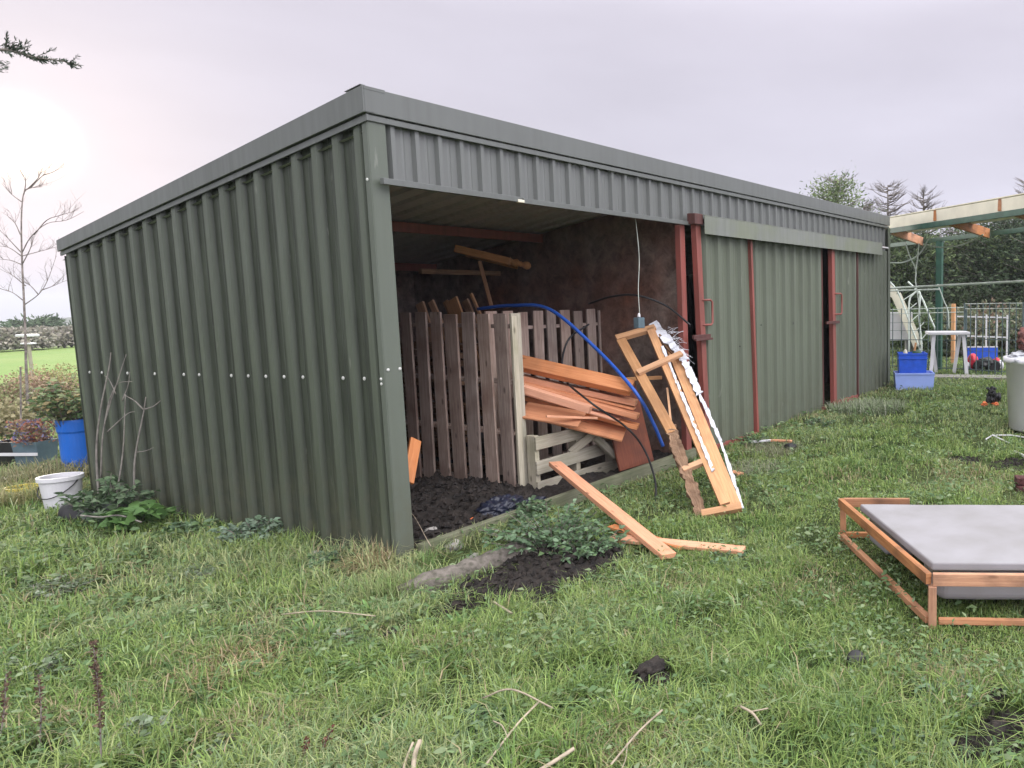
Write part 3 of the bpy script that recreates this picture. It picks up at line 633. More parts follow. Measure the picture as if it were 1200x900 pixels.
# rivets/screws row
mb = MB()
for i in range(19):
    yy = .235+.2145*i
    if yy > SD-.05: break
    if i in (2, 8, 11, 13, 15): continue
    MB().lathe([(.011, 0), (.013, .004), (.008, .008)], (.025, yy, 1.17-.006*i), (-1, 0, 0), 8).build('screw', M['pale'], shed)
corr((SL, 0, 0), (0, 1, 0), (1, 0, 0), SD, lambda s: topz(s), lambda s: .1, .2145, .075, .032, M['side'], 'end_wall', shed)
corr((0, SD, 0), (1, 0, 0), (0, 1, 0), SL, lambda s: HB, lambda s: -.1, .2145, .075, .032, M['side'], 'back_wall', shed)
# header sheet over the bay and doors
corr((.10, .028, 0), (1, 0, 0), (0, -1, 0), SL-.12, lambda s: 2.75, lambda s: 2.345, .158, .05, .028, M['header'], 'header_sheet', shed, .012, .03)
# corner flashing (folded), far corner flashing
mb = MB(); t_ = .004
mb.box((-.004, -.010, -.1), (.105, -.004, 2.74)); mb.box((-.010, -.010, -.1), (-.004, .035, 2.74)); mb.box((.101, -.004, -.1), (.107, .05, 2.36))
mb.build('corner_flashing', M['corner'], shed, bevel=.003)
mb = MB(); mb.box((SL-.05, -.040, .18), (SL+.04, -.034, 2.70)); mb.box((SL+.034, -.034, .18), (SL+.04, .08, 2.70)); mb.build('corner_flashing', M['door'], shed)
mb = MB()
for z_ in (2.36, 1.18, 1.15): MB().lathe([(.009, 0), (.01, .003), (.005, .007)], (-.010, .015 if z_ == 2.36 else .02, z_), (-1, 0, 0), 8).build('screw', M['pale'], shed)
for xx in (.015, .09): MB().lathe([(.009, 0), (.01, .003), (.005, .007)], (xx, -.010, 1.235), (0, -1, 0), 8).build('screw', M['pale'], shed)
# cap flashing: front, side (follows the roof fall)
mb = MB(); mb.box((-.026, -.032, 2.736), (SL+.045, -.012, 2.882)); mb.box((-.02, -.012, 2.865), (SL+.05, .10, 2.880)); mb.box((.03, -.012, 2.742), (SL+.05, .03, 2.752))
mb.build('front_capping', M['cap'], shed, bevel=.004)
mb = MB(); mb.box((-.014, -.022, 2.694), (SL+.035, -.0105, 2.728)); mb.build('capping_lip', M['cap'], shed, bevel=.003)
def sidebar(x0, x1, zo0, zo1, zo0b, zo1b):
    y0, y1 = -.034, SD+.01
    P0 = [Vector((x0, y0, zo0)), Vector((x1, y0, zo0)), Vector((x1, y0, zo1)), Vector((x0, y0, zo1))]
    P1 = [Vector((x0, y1, zo0b)), Vector((x1, y1, zo0b)), Vector((x1, y1, zo1b)), Vector((x0, y1, zo1b))]
    m_ = MB(); m_.hexa(P0+P1); return m_
sidebar(-.036, -.0265, 2.736, 2.886, 2.062, 2.155).build('side_capping', M['cap'], shed, bevel=.003)
sidebar(-.0264, .10, 2.868, 2.8855, 2.136, 2.150).build('capping_top', M['cap'], shed)
sidebar(-.0262, .03, 2.742, 2.752, 2.064, 2.074).build('capping_soffit', M['cap'], shed)
sidebar(-.020, -.0105, 2.692, 2.728, 2.030, 2.058).build('capping_lip', M['cap'], shed)
mb = MB(); mb.bar((-.022, -.02, 2.891), (-.022, .13, 2.866), .03, .003); mb.build('capping_overlap', M['cap'], shed)
# roof sheet, ribs run front to back
mb = MB(); s_ = 0.0; prs = []
while s_ < SL:
    prs += [(s_, 0), (s_+.10, 0), (s_+.125, .03), (s_+.155, .03), (s_+.18, 0)]; s_ += .2
prs = [p for p in prs if p[0] < SL]+[(SL, 0)]
for a, c in zip(prs[:-1], prs[1:]):
    if c[0] <= a[0]: continue
    zf, zb = 2.64, 2.64+(HB-HF)
    mb.face([(a[0], .045, zf+a[1]), (c[0], .045, zf+c[1]), (c[0], SD+.05, zb+c[1]), (a[0], SD+.05, zb+a[1])])
mb.build('roof', M['inside'], shed)
for yy in (1.9, 3.6): MB().box((.06, yy-.03, topz(yy)-.13), (3.04, yy+.03, topz(yy)-.045)).build('roof_beam', M['red'], shed)
# partition board
mb = MB(); X0, X1 = 3.05, 3.075
pts = [(0.06, -.05), (SD-.02, -.05), (SD-.02, topz(SD)-.035), (.06, topz(.06)-.035)]
mb.face([(X0, a, b_) for a, b_ in pts]); mb.face([(X1, a, b_) for a, b_ in reversed(pts)]); mb.face([(X0, .06, -.05), (X0, .06, 2.6), (X1, .06, 2.6), (X1, .06, -.05)])
mb.build('partition_board', M['board'], shed)
mb = MB(); mb.face([(.045, .1, -.05), (.045, SD, -.05), (.045, SD, 2.0), (.045, .1, 2.6)]); mb.build('side_lining', M['board'], shed)
mb = MB(); mb.face([(.05, SD-.03, -.05), (3.05, SD-.03, -.05), (3.05, SD-.03, 1.98), (.05, SD-.03, 1.98)]); mb.build('back_lining', M['board'], shed)
# lintel angle
mb = MB(); mb.bar((.03, -.055, 2.352), (1.04, -.055, 2.352), .035, .036); mb.build('lintel', M['cap'], shed, bevel=.002)
mb = MB(); mb.bar((1.06, -.050, 2.349), (2.99, -.050, 2.349), .03, .036); mb.build('lintel', M['cap'], shed, bevel=.002)
mb = MB(); mb.bar((1.0, -.062, 2.342), (1.055, -.062, 2.342), .03, .02); mb.build('lintel_bracket', M['cream'], shed, bevel=.003)
# red posts
mb = MB(); mb.bar((2.975, .02, -.03), (2.955, .02, 2.33), .075, .06, up=(0, 1, 0)); mb.build('red_post', M['red'], shed, bevel=.003)
# sliding door 1
lean1 = .10
def door(x0, x1, mid, z0, z1, name, lbl):
    d = MB(); corr_o = corr((x0+.05, -.06, 0), (1, 0, 0), (0, -1, 0), x1-x0-.07, lambda s: z1, lambda s: z0+.03, .205, .085, .034, M['door'], name, shed, .02, .03)
    corr_o['label'] = lbl; return corr_o
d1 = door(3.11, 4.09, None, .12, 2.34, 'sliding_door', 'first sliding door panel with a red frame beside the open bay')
def sub(mb, name, mat, par, bevel=.002):
    o = mb.build(name, mat, None, bevel=bevel); o.parent = par; return o
mb = MB(); mb.bar((3.165, -.075, .10), (3.075, -.075, 2.36), .075, .06, up=(0, 1, 0)); sub(mb, 'stile', M['red'], d1)
mb = MB(); mb.bar((4.105, -.075, .10), (4.03, -.075, 2.30), .035, .05, up=(0, 1, 0)); sub(mb, 'stile', M['red'], d1)
mb = MB(); mb.bar((3.18, -.075, .145), (4.09, -.075, .145), .05, .06); sub(mb, 'bottom_rail', M['red'], d1)
mb = MB(); mb.box((4.07, -.11, .06), (4.16, -.05, .16)); sub(mb, 'rail_bracket', M['red'], d1)
def handle(x0, z0, h, w, par):
    P_ = [Vector((x0, -.10, z0)), Vector((x0+w*.8, -.13, z0)), Vector((x0+w, -.13, z0+.02)), Vector((x0+w, -.13, z0+h-.02)), Vector((x0+w*.8, -.13, z0+h)), Vector((x0, -.10, z0+h))]
    m_ = MB().tube(P_, .011, 8); o = m_.build('handle', M['red'], None, smooth=True); o.parent = par
handle(3.11, 1.39, .24, .13, d1)
mb = MB(); mb.box((2.93, -.135, 1.265), (3.20, -.108, 1.30)); mb.box((2.93, -.16, 1.245), (3.20, -.13, 1.265)); sub(mb, 'latch_bar', M['reddark'], d1)
# fixed sheet
fx_ = corr((4.12, -.02, 0), (1, 0, 0), (0, -1, 0), 1.74, lambda s: 2.34, lambda s: .115+.02*math.sin(s*9), .215, .09, .034, M['door'], 'front_sheet', shed, .02, .04)
mb = MB()
for xx, zz in ((4.22, 1.33), (4.28, 1.345), (5.02, 1.34), (5.07, 1.335), (3.42, 1.12), (3.78, 1.14)):
    MB().lathe([(.009, 0), (.01, .003)], (xx, -.048 if xx > 4 else -.088, zz), (0, -1, 0), 8).build('screw', M['black'], shed)
# sliding door 2
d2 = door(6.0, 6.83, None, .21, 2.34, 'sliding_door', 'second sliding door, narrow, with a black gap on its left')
mb = MB(); mb.bar((6.06, -.075, .17), (6.01, -.075, 2.34), .085, .06, up=(0, 1, 0)); sub(mb, 'stile', M['red'], d2)
mb = MB(); mb.bar((6.82, -.075, .2), (6.81, -.075, 2.28), .03, .05, up=(0, 1, 0)); sub(mb, 'stile', M['reddark'], d2)
mb = MB(); mb.bar((6.08, -.075, .225), (6.84, -.075, .235), .05, .06); sub(mb, 'bottom_rail', M['red'], d2)
handle(6.04, 1.42, .27, .17, d2)
mb = MB(); mb.box((5.75, -.135, 1.30), (6.14, -.108, 1.335)); sub(mb, 'latch_bar', M['reddark'], d2)
corr((6.85, -.02, 0), (1, 0, 0), (0, -1, 0), SL-6.85-.03, lambda s: 2.34, lambda s: .22, .155, .06, .024, M['door'], 'front_sheet', shed, .015, .03)
mb = MB(); mb.bar((5.86, .0, .15), (5.84, .0, 2.33), .03, .05, up=(0, 1, 0)); mb.build('door_jamb', M['reddark'], shed)
mb = MB(); mb.box((5.80, -.06, .10), (5.88, .0, .22)); mb.build('door_stop', M['red'], shed, bevel=.003)
# track cover
mb = MB(); y0, y1 = -.165, -.05
P0 = [Vector((3.10, y0, 2.262)), Vector((3.10, y0, 2.418)), Vector((3.10, -.06, 2.45)), Vector((3.10, -.06, 2.445))]
mb.hexa([Vector((3.10, y0, 2.255)), Vector((3.10, y0+.006, 2.255)), Vector((3.10, y0+.006, 2.425)), Vector((3.10, y0, 2.425)),
         Vector((7.55, y0, 2.255)), Vector((7.55, y0+.006, 2.255)), Vector((7.55, y0+.006, 2.425)), Vector((7.55, y0, 2.425))])
mb.hexa([Vector((3.10, y0, 2.427)), Vector((3.10, -.035, 2.447)), Vector((3.10, -.035, 2.453)), Vector((3.10, y0, 2.433)),
         Vector((7.55, y0, 2.427)), Vector((7.55, -.035, 2.447)), Vector((7.55, -.035, 2.453)), Vector((7.55, y0, 2.433))])
mb.build('track_cover', M['track'], shed)
mb = MB(); mb.box((3.0, -.12, 2.36), (7.78, -.08, 2.40)); mb.build('door_track', M['reddark'], shed)
mb = MB(); mb.box((7.55, -.155, 2.365), (7.82, -.14, 2.385)); mb.build('track_end', M['plastic_white'], shed)
mb = MB(); mb.box((2.98, -.14, 2.34), (3.11, -.05, 2.44)); mb.build('track_bracket', M['reddark'], shed, bevel=.004)
# concrete-ish dark void base + timber sill
mb = MB(); mb.bar((.11, -.06, .07), (3.05, -.01, .135), .055, .11); o = mb.build('timber_sill', M['wood_sill'], None, bevel=.004)
tag(o, 'grey green timber sill lying across the foot of the open bay', 'timber')

# ------------------------------------------------------------------ pallets
def pallet(name, o, u, wd, n, ht, nslat, sw, rails, mat, label, miss=(), end=None, lean=0, seed=0, horizontal=False):
    random.seed(seed); o = Vector(o); u = Vector(u).normalized(); n = Vector(n).normalized(); Z = Vector((0, 0, 1))
    root = empty(name, o, label, 'pallet'); gap = (wd-sw)/(nslat-1) if not horizontal else (ht-sw)/(nslat-1)
    for i in range(nslat):
        m_ = MB(); j1, j2 = random.uniform(-.014, .014), random.uniform(-.014, .014)
        if not horizontal:
            c = sw/2+gap*i; a = o+u*(c+j1)+n*.012+Z*random.uniform(-.02, .02); b_ = o+u*(c+j2)+n*.012+Z*(ht+random.uniform(-.012, .010))
            m_.bar(a, b_, sw*random.uniform(.9, 1.08), .02, up=n, twist=random.uniform(-.06, .06))
        else:
            c = sw/2+gap*i; a = o+Z*(c+j1)+n*.012; b_ = o+u*wd+Z*(c+j2)+n*.012
            m_.bar(a, b_, .02, sw*random.uniform(.9, 1.05), up=Z)
        m_.build('slat', mat, root, bevel=.003)
    for f_ in rails:
        m_ = MB()
        if not horizontal: m_.bar(o+Z*(ht*f_)-n*.045, o+u*wd+Z*(ht*f_)-n*.045, .09, .03, up=Z)
        else: m_.bar(o+u*(wd*f_)-n*.045, o+u*(wd*f_)+Z*ht-n*.045, .045, .09, up=n)
        m_.build('rail', mat, root, bevel=.003)
    if end:
        for e_ in end:
            m_ = MB(); m_.bar(o+u*e_[0]+n*e_[1]-Z*.0, o+u*e_[0]+n*e_[1]+Z*(ht*e_[2]), e_[3], e_[4], up=n); m_.build('end_board', e_[5], root, bevel=.003)
    return root
pallet('pallet', (1.40, 2.05, .04), (0, -1, 0), 1.50, (-1, 0, 0), 1.50, 8, .135, (.06, .35, .63, .93), M['wood_old'],
       'tall weathered pallet of upright slats standing left in the open bay', seed=4, end=[(1.515, -.055, 1.0, .022, .095, M['wood_grey']), (1.54, -.015, .985, .022, .05, M['wood_grey'])])
pallet('pallet', (1.66, 1.15, .04), (1, 0, 0), 1.50, (0, -1, 0), 1.50, 9, .118, (.06, .5, .90), M['wood_old'],
       'upright slatted pallet at the back of the bay behind the orange planks', seed=5, end=[(1.50, -.03, .99, .05, .05, M['wood_grey'])])
pallet('pallet', (1.46, .40, .045), (1, .03, 0), .98, (0, -1, 0), .50, 3, .115, (.03, .5, .97), M['wood_grey'],
       'low pallet of horizontal grey slats carrying the orange planks', seed=6, horizontal=True)

# orange planks
def plank(name, a, b, w, h, mat, label, cat='plank', group=None, up=(0, 0, 1), **k):
    o = MB().bar(a, b, w, h, up=up, **k).build(name, mat, None, bevel=.004); return tag(o, label, cat, group)
GO = 'orange planks piled on the low pallet'
def pk(x0, y0, d0, x1, y1, d1, w, h, lb, mat='wood_orange', up=(0, 0, 1)):
    plank('orange_plank', at(x0, y0, 1, d0), at(x1, y1, 1, d1), w, h, M[mat], lb, group=GO, up=up)
pk(604, 424, .95, 741, 455, .05, .15, .060, 'thick plank on top of the orange pile', up=(-.3, -.9, .8))
pk(606, 432, .98, 735, 462, .14, .10, .02, 'thin plank just under the thick top plank', 'wood_orange_pale')
pk(606, 445, .92, 744, 479, .06, .12, .018, 'thin board between the second and third planks of the pile')
pk(608, 458, .80, 726, 492, .10, .16, .018, 'thin board set back between the fourth plank and the wide board', 'wood_orange_pale')
pk(604, 441, .95, 746, 472, .08, .13, .05, 'second plank from the top of the orange pile')
pk(606, 449, .86, 748, 488, -.02, .12, .045, 'third plank from the top of the orange pile, overhanging right', 'wood_orange_pale')
pk(606, 463, .84, 748, 500, .0, .13, .04, 'fourth plank down in the orange pile')
pk(612, 455, .62, 692, 480, .12, .09, .06, 'short thick offcut plank lying in front on the orange pile', 'wood_orange_pale')
pk(610, 474, .8, 733, 506, .10, .34, .02, 'wide flat orange board at the bottom of the pile', up=(0, -.55, .8))
pk(612, 480, .62, 682, 492, .20, .26, .018, 'short wide orange board jutting left at the pile bottom', up=(0, -.6, .8))
pk(640, 488, .3, 700, 490, .12, .03, .02, 'thin batten lying on the wide orange board')
# support under the pile: two bearers on the pallet
plank('timber_bearer', (1.78, .95, .04), (1.80, .95, .78), .09, .09, M['wood_old'], 'post block holding up the back of the plank pile', 'timber block')
plank('timber_offcut', at(668, 530, 1, .44), at(700, 505, 1, .30), .04, .07, M['wood_grey'], 'pale offcut poking out between the pallet slats', 'offcut')
plank('timber_offcut', at(697, 512, 1, .30), at(720, 534, 1, .28), .05, .06, M['wood_grey'], 'short greenish offcut leaning on the low pallet corner', 'offcut')
# long plank leaning to the ground
pA = at(650, 543, 1, .30); pB = gp(784, 652, .065)
plank('long_plank', pA, pB, .10, .035, M['wood_orange_pale'], 'long pale orange plank leaning from the low pallet down to the grass', up=(-.2, -.6, .8))
plank('fallen_plank', gp(716, 630, .055), gp(872, 645, .05), .075, .025, M['wood_orange'], 'orange plank lying flat on the grass under the long one', up=(-.1, -.35, 1))
plank('fallen_plank', gp(716, 617, .07), gp(800, 642, .05), .07, .022, M['wood_orange'], 'shorter orange board on the grass behind the flat one', up=(0, -.2, 1))
# red-brown board behind leaning frame
a0, a1 = at(742, 538, 1, .20), at(742, 455, 1, .33)
mb = MB(); mb.bar(Vector((2.42, .17, .12)), Vector((2.42, .36, .86)), .46, .02, up=(0, -1, .2)); o = mb.build('brown_board', M['wood_red'], None, bevel=.003)
tag(o, 'red brown board standing behind the leaning timber frame', 'board')
plank('brown_board', Vector((2.2, .28, .93)), Vector((2.95, .30, .88)), .05, .035, M['wood_new'], 'thin pale batten lying across the top of the red brown board', 'batten')
# boards poking up behind the tall pallet
GB = 'broken boards poking up behind the tall pallet'
for x0, y0, x1, y1, v, w, lb, mt_ in ((505, 380, 492, 355, 1.9, .10, 'pale board leaning left behind the tall pallet', 'wood_new'),
        (525, 375, 505, 353, 2.1, .07, 'narrow board end just right of the leftmost one', 'wood_new'),
        (546, 380, 529, 351, 2.0, .15, 'widest rounded board end above the tall pallet', 'wood_new'),
        (541, 372, 522, 353, 2.2, .06, 'dark narrow board left of the widest one', 'wood_rough'),
        (563, 372, 545, 352, 2.1, .08, 'dark board right of the widest one', 'wood_rough'),
        (571, 365, 552, 344, 2.3, .03, 'thin pale lath sticking up rightmost behind the pallet', 'wood_new')):
    a_ = at(x0+14, y0+55, 0, v); b_ = at(x1, y1, 0, v); plank('board_end', a_, b_, w, .022, M[mt_], lb, 'board', GB, up=(-1, 0, .2))
# things in the dark bay: pile of timber behind pallet so that boards rest on it
mb = MB(); random.seed(9)
for i in range(16):
    z_ = .10+.075*i; a = Vector((1.75+random.uniform(-.15, .1), 1.45+random.uniform(-.1, .3), z_)); mb.bar(a, a+Vector((random.uniform(-.1, .25), 1.5, random.uniform(-.03, .05))), random.uniform(.1, .3), .055)
o = mb.build('timber_stack', M['wood_rough'], None, bevel=.003); tag(o, 'dim stack of old timber behind the tall pallet', 'timber stack')
# newel posts
def newel(a, b, lb, mat):
    a = Vector(a); b = Vector(b); d = (b-a).normalized(); L = (b-a).length; root = empty('newel_post', a, lb, 'newel post')
    MB().bar(a, b-d*.22, .075, .075).build('shaft', mat, root, bevel=.008)
    s0 = b-d*.23
    MB().lathe([(.05, 0), (.034, .012), (.028, .03), (.036, .05), (.044, .065), (.036, .08), (.024, .095), (.030, .108), (.024, .118), (.020, .126), (.034, .138), (.041, .158), (.042, .172), (.034, .192), (.018, .204), (.001, .208)], s0, d, 20).build('turned_finial', mat, root, smooth=True)
newel(at(533, 291, 1, 2.25), at(625, 313, 1, 1.75), 'turned timber newel post with ball finial jutting out high in the dark bay', M['wood_dark'])
MB
plank('timber_post', at(546, 298, 1, 2.3), at(607, 313, 1, 1.95), .06, .05, M['wood_dark'], 'plain square post lying just under the newel post', 'post')
plank('batten', at(577, 362, 1, 2.0), at(562, 306, 1, 2.08), .035, .03, M['wood_dark'], 'thin upright orange batten propping the newel post', 'batten')
plank('support_shelf', Vector((2.1, 2.55, 1.93)), Vector((3.04, 2.55, 1.93)), .05, .05, M['wood_rough'], 'dark cross rail at the partition under the newel post end', 'rail')
# blue pipe, black hose
mb = MB().tube(smoothpath([at(560, 362, 1, 1.7), at(600, 358, 1, 1.3), at(645, 363, 1, .9), at(700, 410, 1, .45), at(745, 460, 1, -.05), at(765, 495, 1, -.15), at(777, 523, 1, -.20)], 8), .016, 10)
tag(mb.build('blue_pipe', M['pipe_blue'], None, smooth=True), 'blue water pipe arching over the plank pile', 'pipe')
mb = MB().tube(smoothpath([at(690, 356, 1, .95), at(715, 348, 1, .7), at(745, 346, 1, .4), at(780, 358, 1, .15), at(809, 381, 1, -.12)], 8), .010, 8)
tag(mb.build('black_hose', M['black'], None, smooth=True), 'thin black hose arching from the back pallet to the red door post', 'hose')
mb = MB().tube(smoothpath([at(690, 380, 1, .7), at(665, 400, 1, .68), at(660, 440, 1, .65), at(690, 470, 1, .1), at(733, 500, 1, .02), at(755, 527, 1, -.25), at(768, 565, 1, -.5), at(766, 595, 1, -.62), gp(757, 612, .02)], 8), .009, 8)
tag(mb.build('black_hose', M['black'], None, smooth=True), 'black hose looping down over the orange pile into the grass', 'hose')
# hanging pendant switch
pw_ = empty('hanging_socket', (2.44, .1, 1.40), 'grey blue electrical box hanging on a thin wire from the bay ceiling', 'socket')
MB().tube(smoothpath([at(744, 250, 1, .1), at(749, 300, 1, .1), at(748, 340, 1, .1), at(750, 373, 1, .1)], 5), .003, 6).build('wire', M['cord'], pw_)
mb = MB(); c_ = at(749, 378, 1, .1); mb.bar(c_+Vector((0, 0, .045)), c_-Vector((0, 0, .05)), .085, .06, up=(0, 1, 0)); mb.build('box', M['bluegrey'], pw_, bevel=.006)
MB().lathe([(.008, .05), (.014, .052), (.013, .07), (.005, .085)], c_, (0, 0, 1), 12).build('gland', M['plastic_white'], pw_)

# leaning timber frame -------------------------------------------------
lf = empty('leaning_frame', gp(868, 600), 'broken timber frame with torn white plastic leaning in the bay opening', 'timber frame')
BL, BR_ = gp(826, 604, .02), gp(866, 600, .03)
TL, TR = at(724, 393, 1, .50), at(768, 380, 0, 3.0)
nrm_ = (TL-BL).cross(BR_-BL).normalized()
if nrm_.dot(Vector(CAM)-BL) < 0: nrm_ = -nrm_
def fr(p, q, w, h, mat, nm='rail', **k): return MB().bar(p, q, w, h, up=nrm_, **k).build(nm, mat, lf, bevel=.003)
random.seed(2)
midL = BL.lerp(TL, .5)
side = (TR-TL).normalized()
def onpl(px, py, off=0):
    d = Vector(ray(px, py)); C_ = Vector(CAM); t_ = (BL+nrm_*off-C_).dot(nrm_)/d.dot(nrm_); return C_+d*t_
OP = onpl
fr(OP(728, 399), OP(788, 508), .085, .045, M['wood_new'])
mb = MB(); q0, q1 = OP(785, 500), OP(822, 604); pts = [q0.lerp(q1, t_) for t_ in np.linspace(0, 1, 13)]
pts = [q0.lerp(q1, t_) for t_ in np.linspace(0, 1, 34)]; dd_ = (q1-q0).normalized(); s2_ = dd_.cross(nrm_).normalized(); ring = []
for p in pts:
    w_ = .043+random.uniform(-.013, .008); h_ = .024+random.uniform(-.012, .008); o_ = s2_*random.uniform(-.006, .006)
    ring.append([p+o_-s2_*w_-nrm_*h_, p+o_+s2_*(w_+random.uniform(-.01, .01))-nrm_*h_, p+o_+s2_*w_+nrm_*h_, p+o_+nrm_*(h_+random.uniform(-.012, .006)), p+o_-s2_*w_+nrm_*h_])
for k_ in range(33):
    for i_ in range(5):
        j_ = (i_+1) % 5; u0 = k_*.035; mb.face([ring[k_][i_], ring[k_+1][i_], ring[k_+1][j_], ring[k_][j_]], [(u0, i_*.06), (u0+.035, i_*.06), (u0+.035, i_*.06+.06), (u0, i_*.06+.06)])
mb.face(ring[0], [(0, 0)]*5); mb.face(ring[-1][::-1], [(0, 0)]*5)
o = mb.build('rail', M['wood_rough'], lf); o['label'] = 'splintered lower half of the left rail'
fr(OP(762, 386), OP(850, 592), .075, .045, M['wood_new'])
fr(OP(786, 408, -.10), OP(862, 594, -.02), .085, .045, M['wood_new'])
fr(OP(762, 384, -.03), OP(792, 416, -.07), .05, .03, M['wood_rough'])
fr(OP(722, 397), OP(768, 384), .07, .045, M['wood_new'], 'crosspiece')
fr(OP(747, 437, .04), OP(799, 414, .04), .06, .03, M['wood_new'], 'crosspiece')
fr(OP(822, 603, .025), OP(869, 594, .025), .06, .045, M['wood_new'], 'crosspiece')
fr(OP(800, 551), OP(832, 538), .05, .04, M['wood_new'], 'crosspiece')
fr(OP(782, 455, -.03), OP(787, 503, -.03), .018, .02, M['wood_new'], 'thin_lath')
# torn plastic strips along the rails
def strip(p, q, w, off, n=40, nm='plastic_sheet', th=.008, amp=.02):
    mb = MB(); P_ = []
    for i in range(n+1):
        t_ = i/n; c = p.lerp(q, t_)+nrm_*(off+amp*.5*math.sin(i*1.9)+random.uniform(-amp, amp)*.4)
        ww = w*(.6+.7*random.random()); P_.append((c-side*ww/2, c+side*ww/2+nrm_*random.uniform(-amp, amp)))
    for (a, b_), (c, d) in zip(P_[:-1], P_[1:]):
        mb.face([a, b_, d, c]); mb.face([a-nrm_*th, c-nrm_*th, d-nrm_*th, b_-nrm_*th]); mb.face([b_, b_-nrm_*th, d-nrm_*th, d])
    mb.build(nm, M['plastic_film'], lf, smooth=True)
strip(OP(776, 405, .03), OP(836, 552, .03), .03, 0, amp=.012)
for q0, q1, w_ in (((765, 379), (802, 420), .10), ((799, 416), (820, 462), .07), ((819, 460), (845, 518), .035), ((844, 515), (870, 594), .03)):
    strip(OP(*q0, -.03), OP(*q1, -.03), w_, 0, 18, amp=.022)
TR2, BR2 = OP(768, 380), OP(868, 594)
mb = MB()
for i in range(46):
    a = TR2.lerp(BR2, random.uniform(.05, .26))+side*random.uniform(.05, .12)+nrm_*.03
    b_ = a+side*random.uniform(.05, .16)+Vector((0, 0, random.uniform(-.12, .02)))+nrm_*random.uniform(-.03, .05); mb.tube([a, (a+b_)/2+Vector((0, 0, .015)), b_], .0014, 4, False)
mb.build('frayed_strands', M['plastic_film'], lf)
# rubble beside the frame foot
plank('timber_offcut', gp(857, 553, .03), gp(868, 556, .03), .07, .025, M['wood_orange'], 'small orange offcut on the grass right of the leaning frame', 'offcut')
plank('timber_offcut', gp(902, 516, .05), gp(928, 517, .05), .05, .02, M['wood_orange'], 'orange ended stick below the fixed wall panel', 'offcut')
plank('white_stick', gp(880, 518, .05), gp(903, 516, .06), .03, .02, M['plastic_white'], 'pale stick end beside the orange ended stick', 'offcut')

def lump(name, c, r, mat, label, cat, seed=0, sq=(1, 1, .6), sub_=3, amp=.3, parent=None, group=None, rough=1.6):
    import bmesh
    from mathutils import noise
    bm = bmesh.new(); bmesh.ops.create_icosphere(bm, subdivisions=sub_, radius=1)
    for v in bm.verts:
        d = 1+amp*noise.noise(v.co*rough+Vector((seed*7.3, 1.1, seed)))+amp*.5*noise.noise(v.co*rough*3+Vector((seed, 3, 2)))
        v.co = Vector((v.co.x*sq[0], v.co.y*sq[1], v.co.z*sq[2]))*d*r+Vector(c)
    me = bpy.data.meshes.new(name); bm.to_mesh(me); bm.free(); me.materials.append(mat)
    me.polygons.foreach_set('use_smooth', [True]*len(me.polygons)); o = bpy.data.objects.new(name, me); col.objects.link(o)
    if parent: o.parent = parent; o.matrix_parent_inverse = Matrix.Translation(-Vector(parent.location))
    else: tag(o, label, cat, group)
    return o
lump('black_lump', gp(926, 524, .03), .07, M['black'], 'black plastic lump under the orange ended stick', 'plastic lump', 1)
lump('black_lump', gp(863, 558, .01), .05, M['black'], 'small black lump under the offcut by the leaning frame', 'plastic lump', 2)
# dark bag
lump('plastic_bag', gp(588, 597, .09), .15, M['bag'], 'crumpled dark blue plastic bag at the foot of the tall pallet', 'bag', 5, (1.3, .8, .6), 5, .38, rough=2.2)
lump('plastic_bag', gp(622, 592, .06), .10, M['bag'], 'smaller crumpled dark bag end under the low pallet', 'bag', 6, (1.5, .8, .5), 5, .38, rough=2.2)

# soil inside the bay and outside patch
def soil_patch(name, x0, x1, y0, y1, hf, label, st=.035, mask=None):
    xs = np.arange(x0, x1, st); ys = np.arange(y0, y1, st); gx, gy = np.meshgrid(xs, ys, indexing='ij')
    z = hf(gx, gy); nx, ny = gx.shape; V = np.stack([gx, gy, z], -1).reshape(-1, 3); V[:, :2] += rng.uniform(-st*.3, st*.3, (len(V), 2))
    idx = np.arange(nx*ny).reshape(nx, ny); q = np.stack([idx[:-1, :-1], idx[1:, :-1], idx[1:, 1:], idx[:-1, 1:]], -1).reshape(-1, 4)
    # crumbs
    me = bpy.data.meshes.new(name); me.from_pydata(V.tolist(), [], q.tolist()); me.materials.append(M['soil']); me.polygons.foreach_set('use_smooth', [True]*len(me.polygons))
    o = bpy.data.objects.new(name, me); col.objects.link(o); return tag(o, label, 'soil', kind='stuff')
def hin(a, b_):
    base = gz(a, b_)+.03+.10*np.exp(-((a-.9)**2/.35+(b_-.9)**2/.6))
    return base+.05*(vnoise(a, b_, 6)-.5)+.045*(vnoise(a, b_, 15)-.5)+.03*rng.random(a.shape)
soil_patch('bay_soil', .06, 3.04, .0, 3.98, hin, 'dark crumbly compost spread over the floor of the open bay')
def hout(a, b_):
    d = np.clip(1.25-((a-.25)/.62)**2-((b_+.92)/.42)**2+1.3*(vnoise(a, b_, 5)-.5)+.6*(vnoise(a, b_, 13)-.5), 0, 1)
    return gz(a, b_)-.03+.052*d**.5+d*(.05*(vnoise(a, b_, 8)-.4)+.05*(vnoise(a, b_, 17)-.5)+.03*rng.random(a.shape))
soil_patch('spilled_soil', -.45, .95, -1.42, -.42, hout, 'black soil spilled on the grass in front of the nettles', .025)
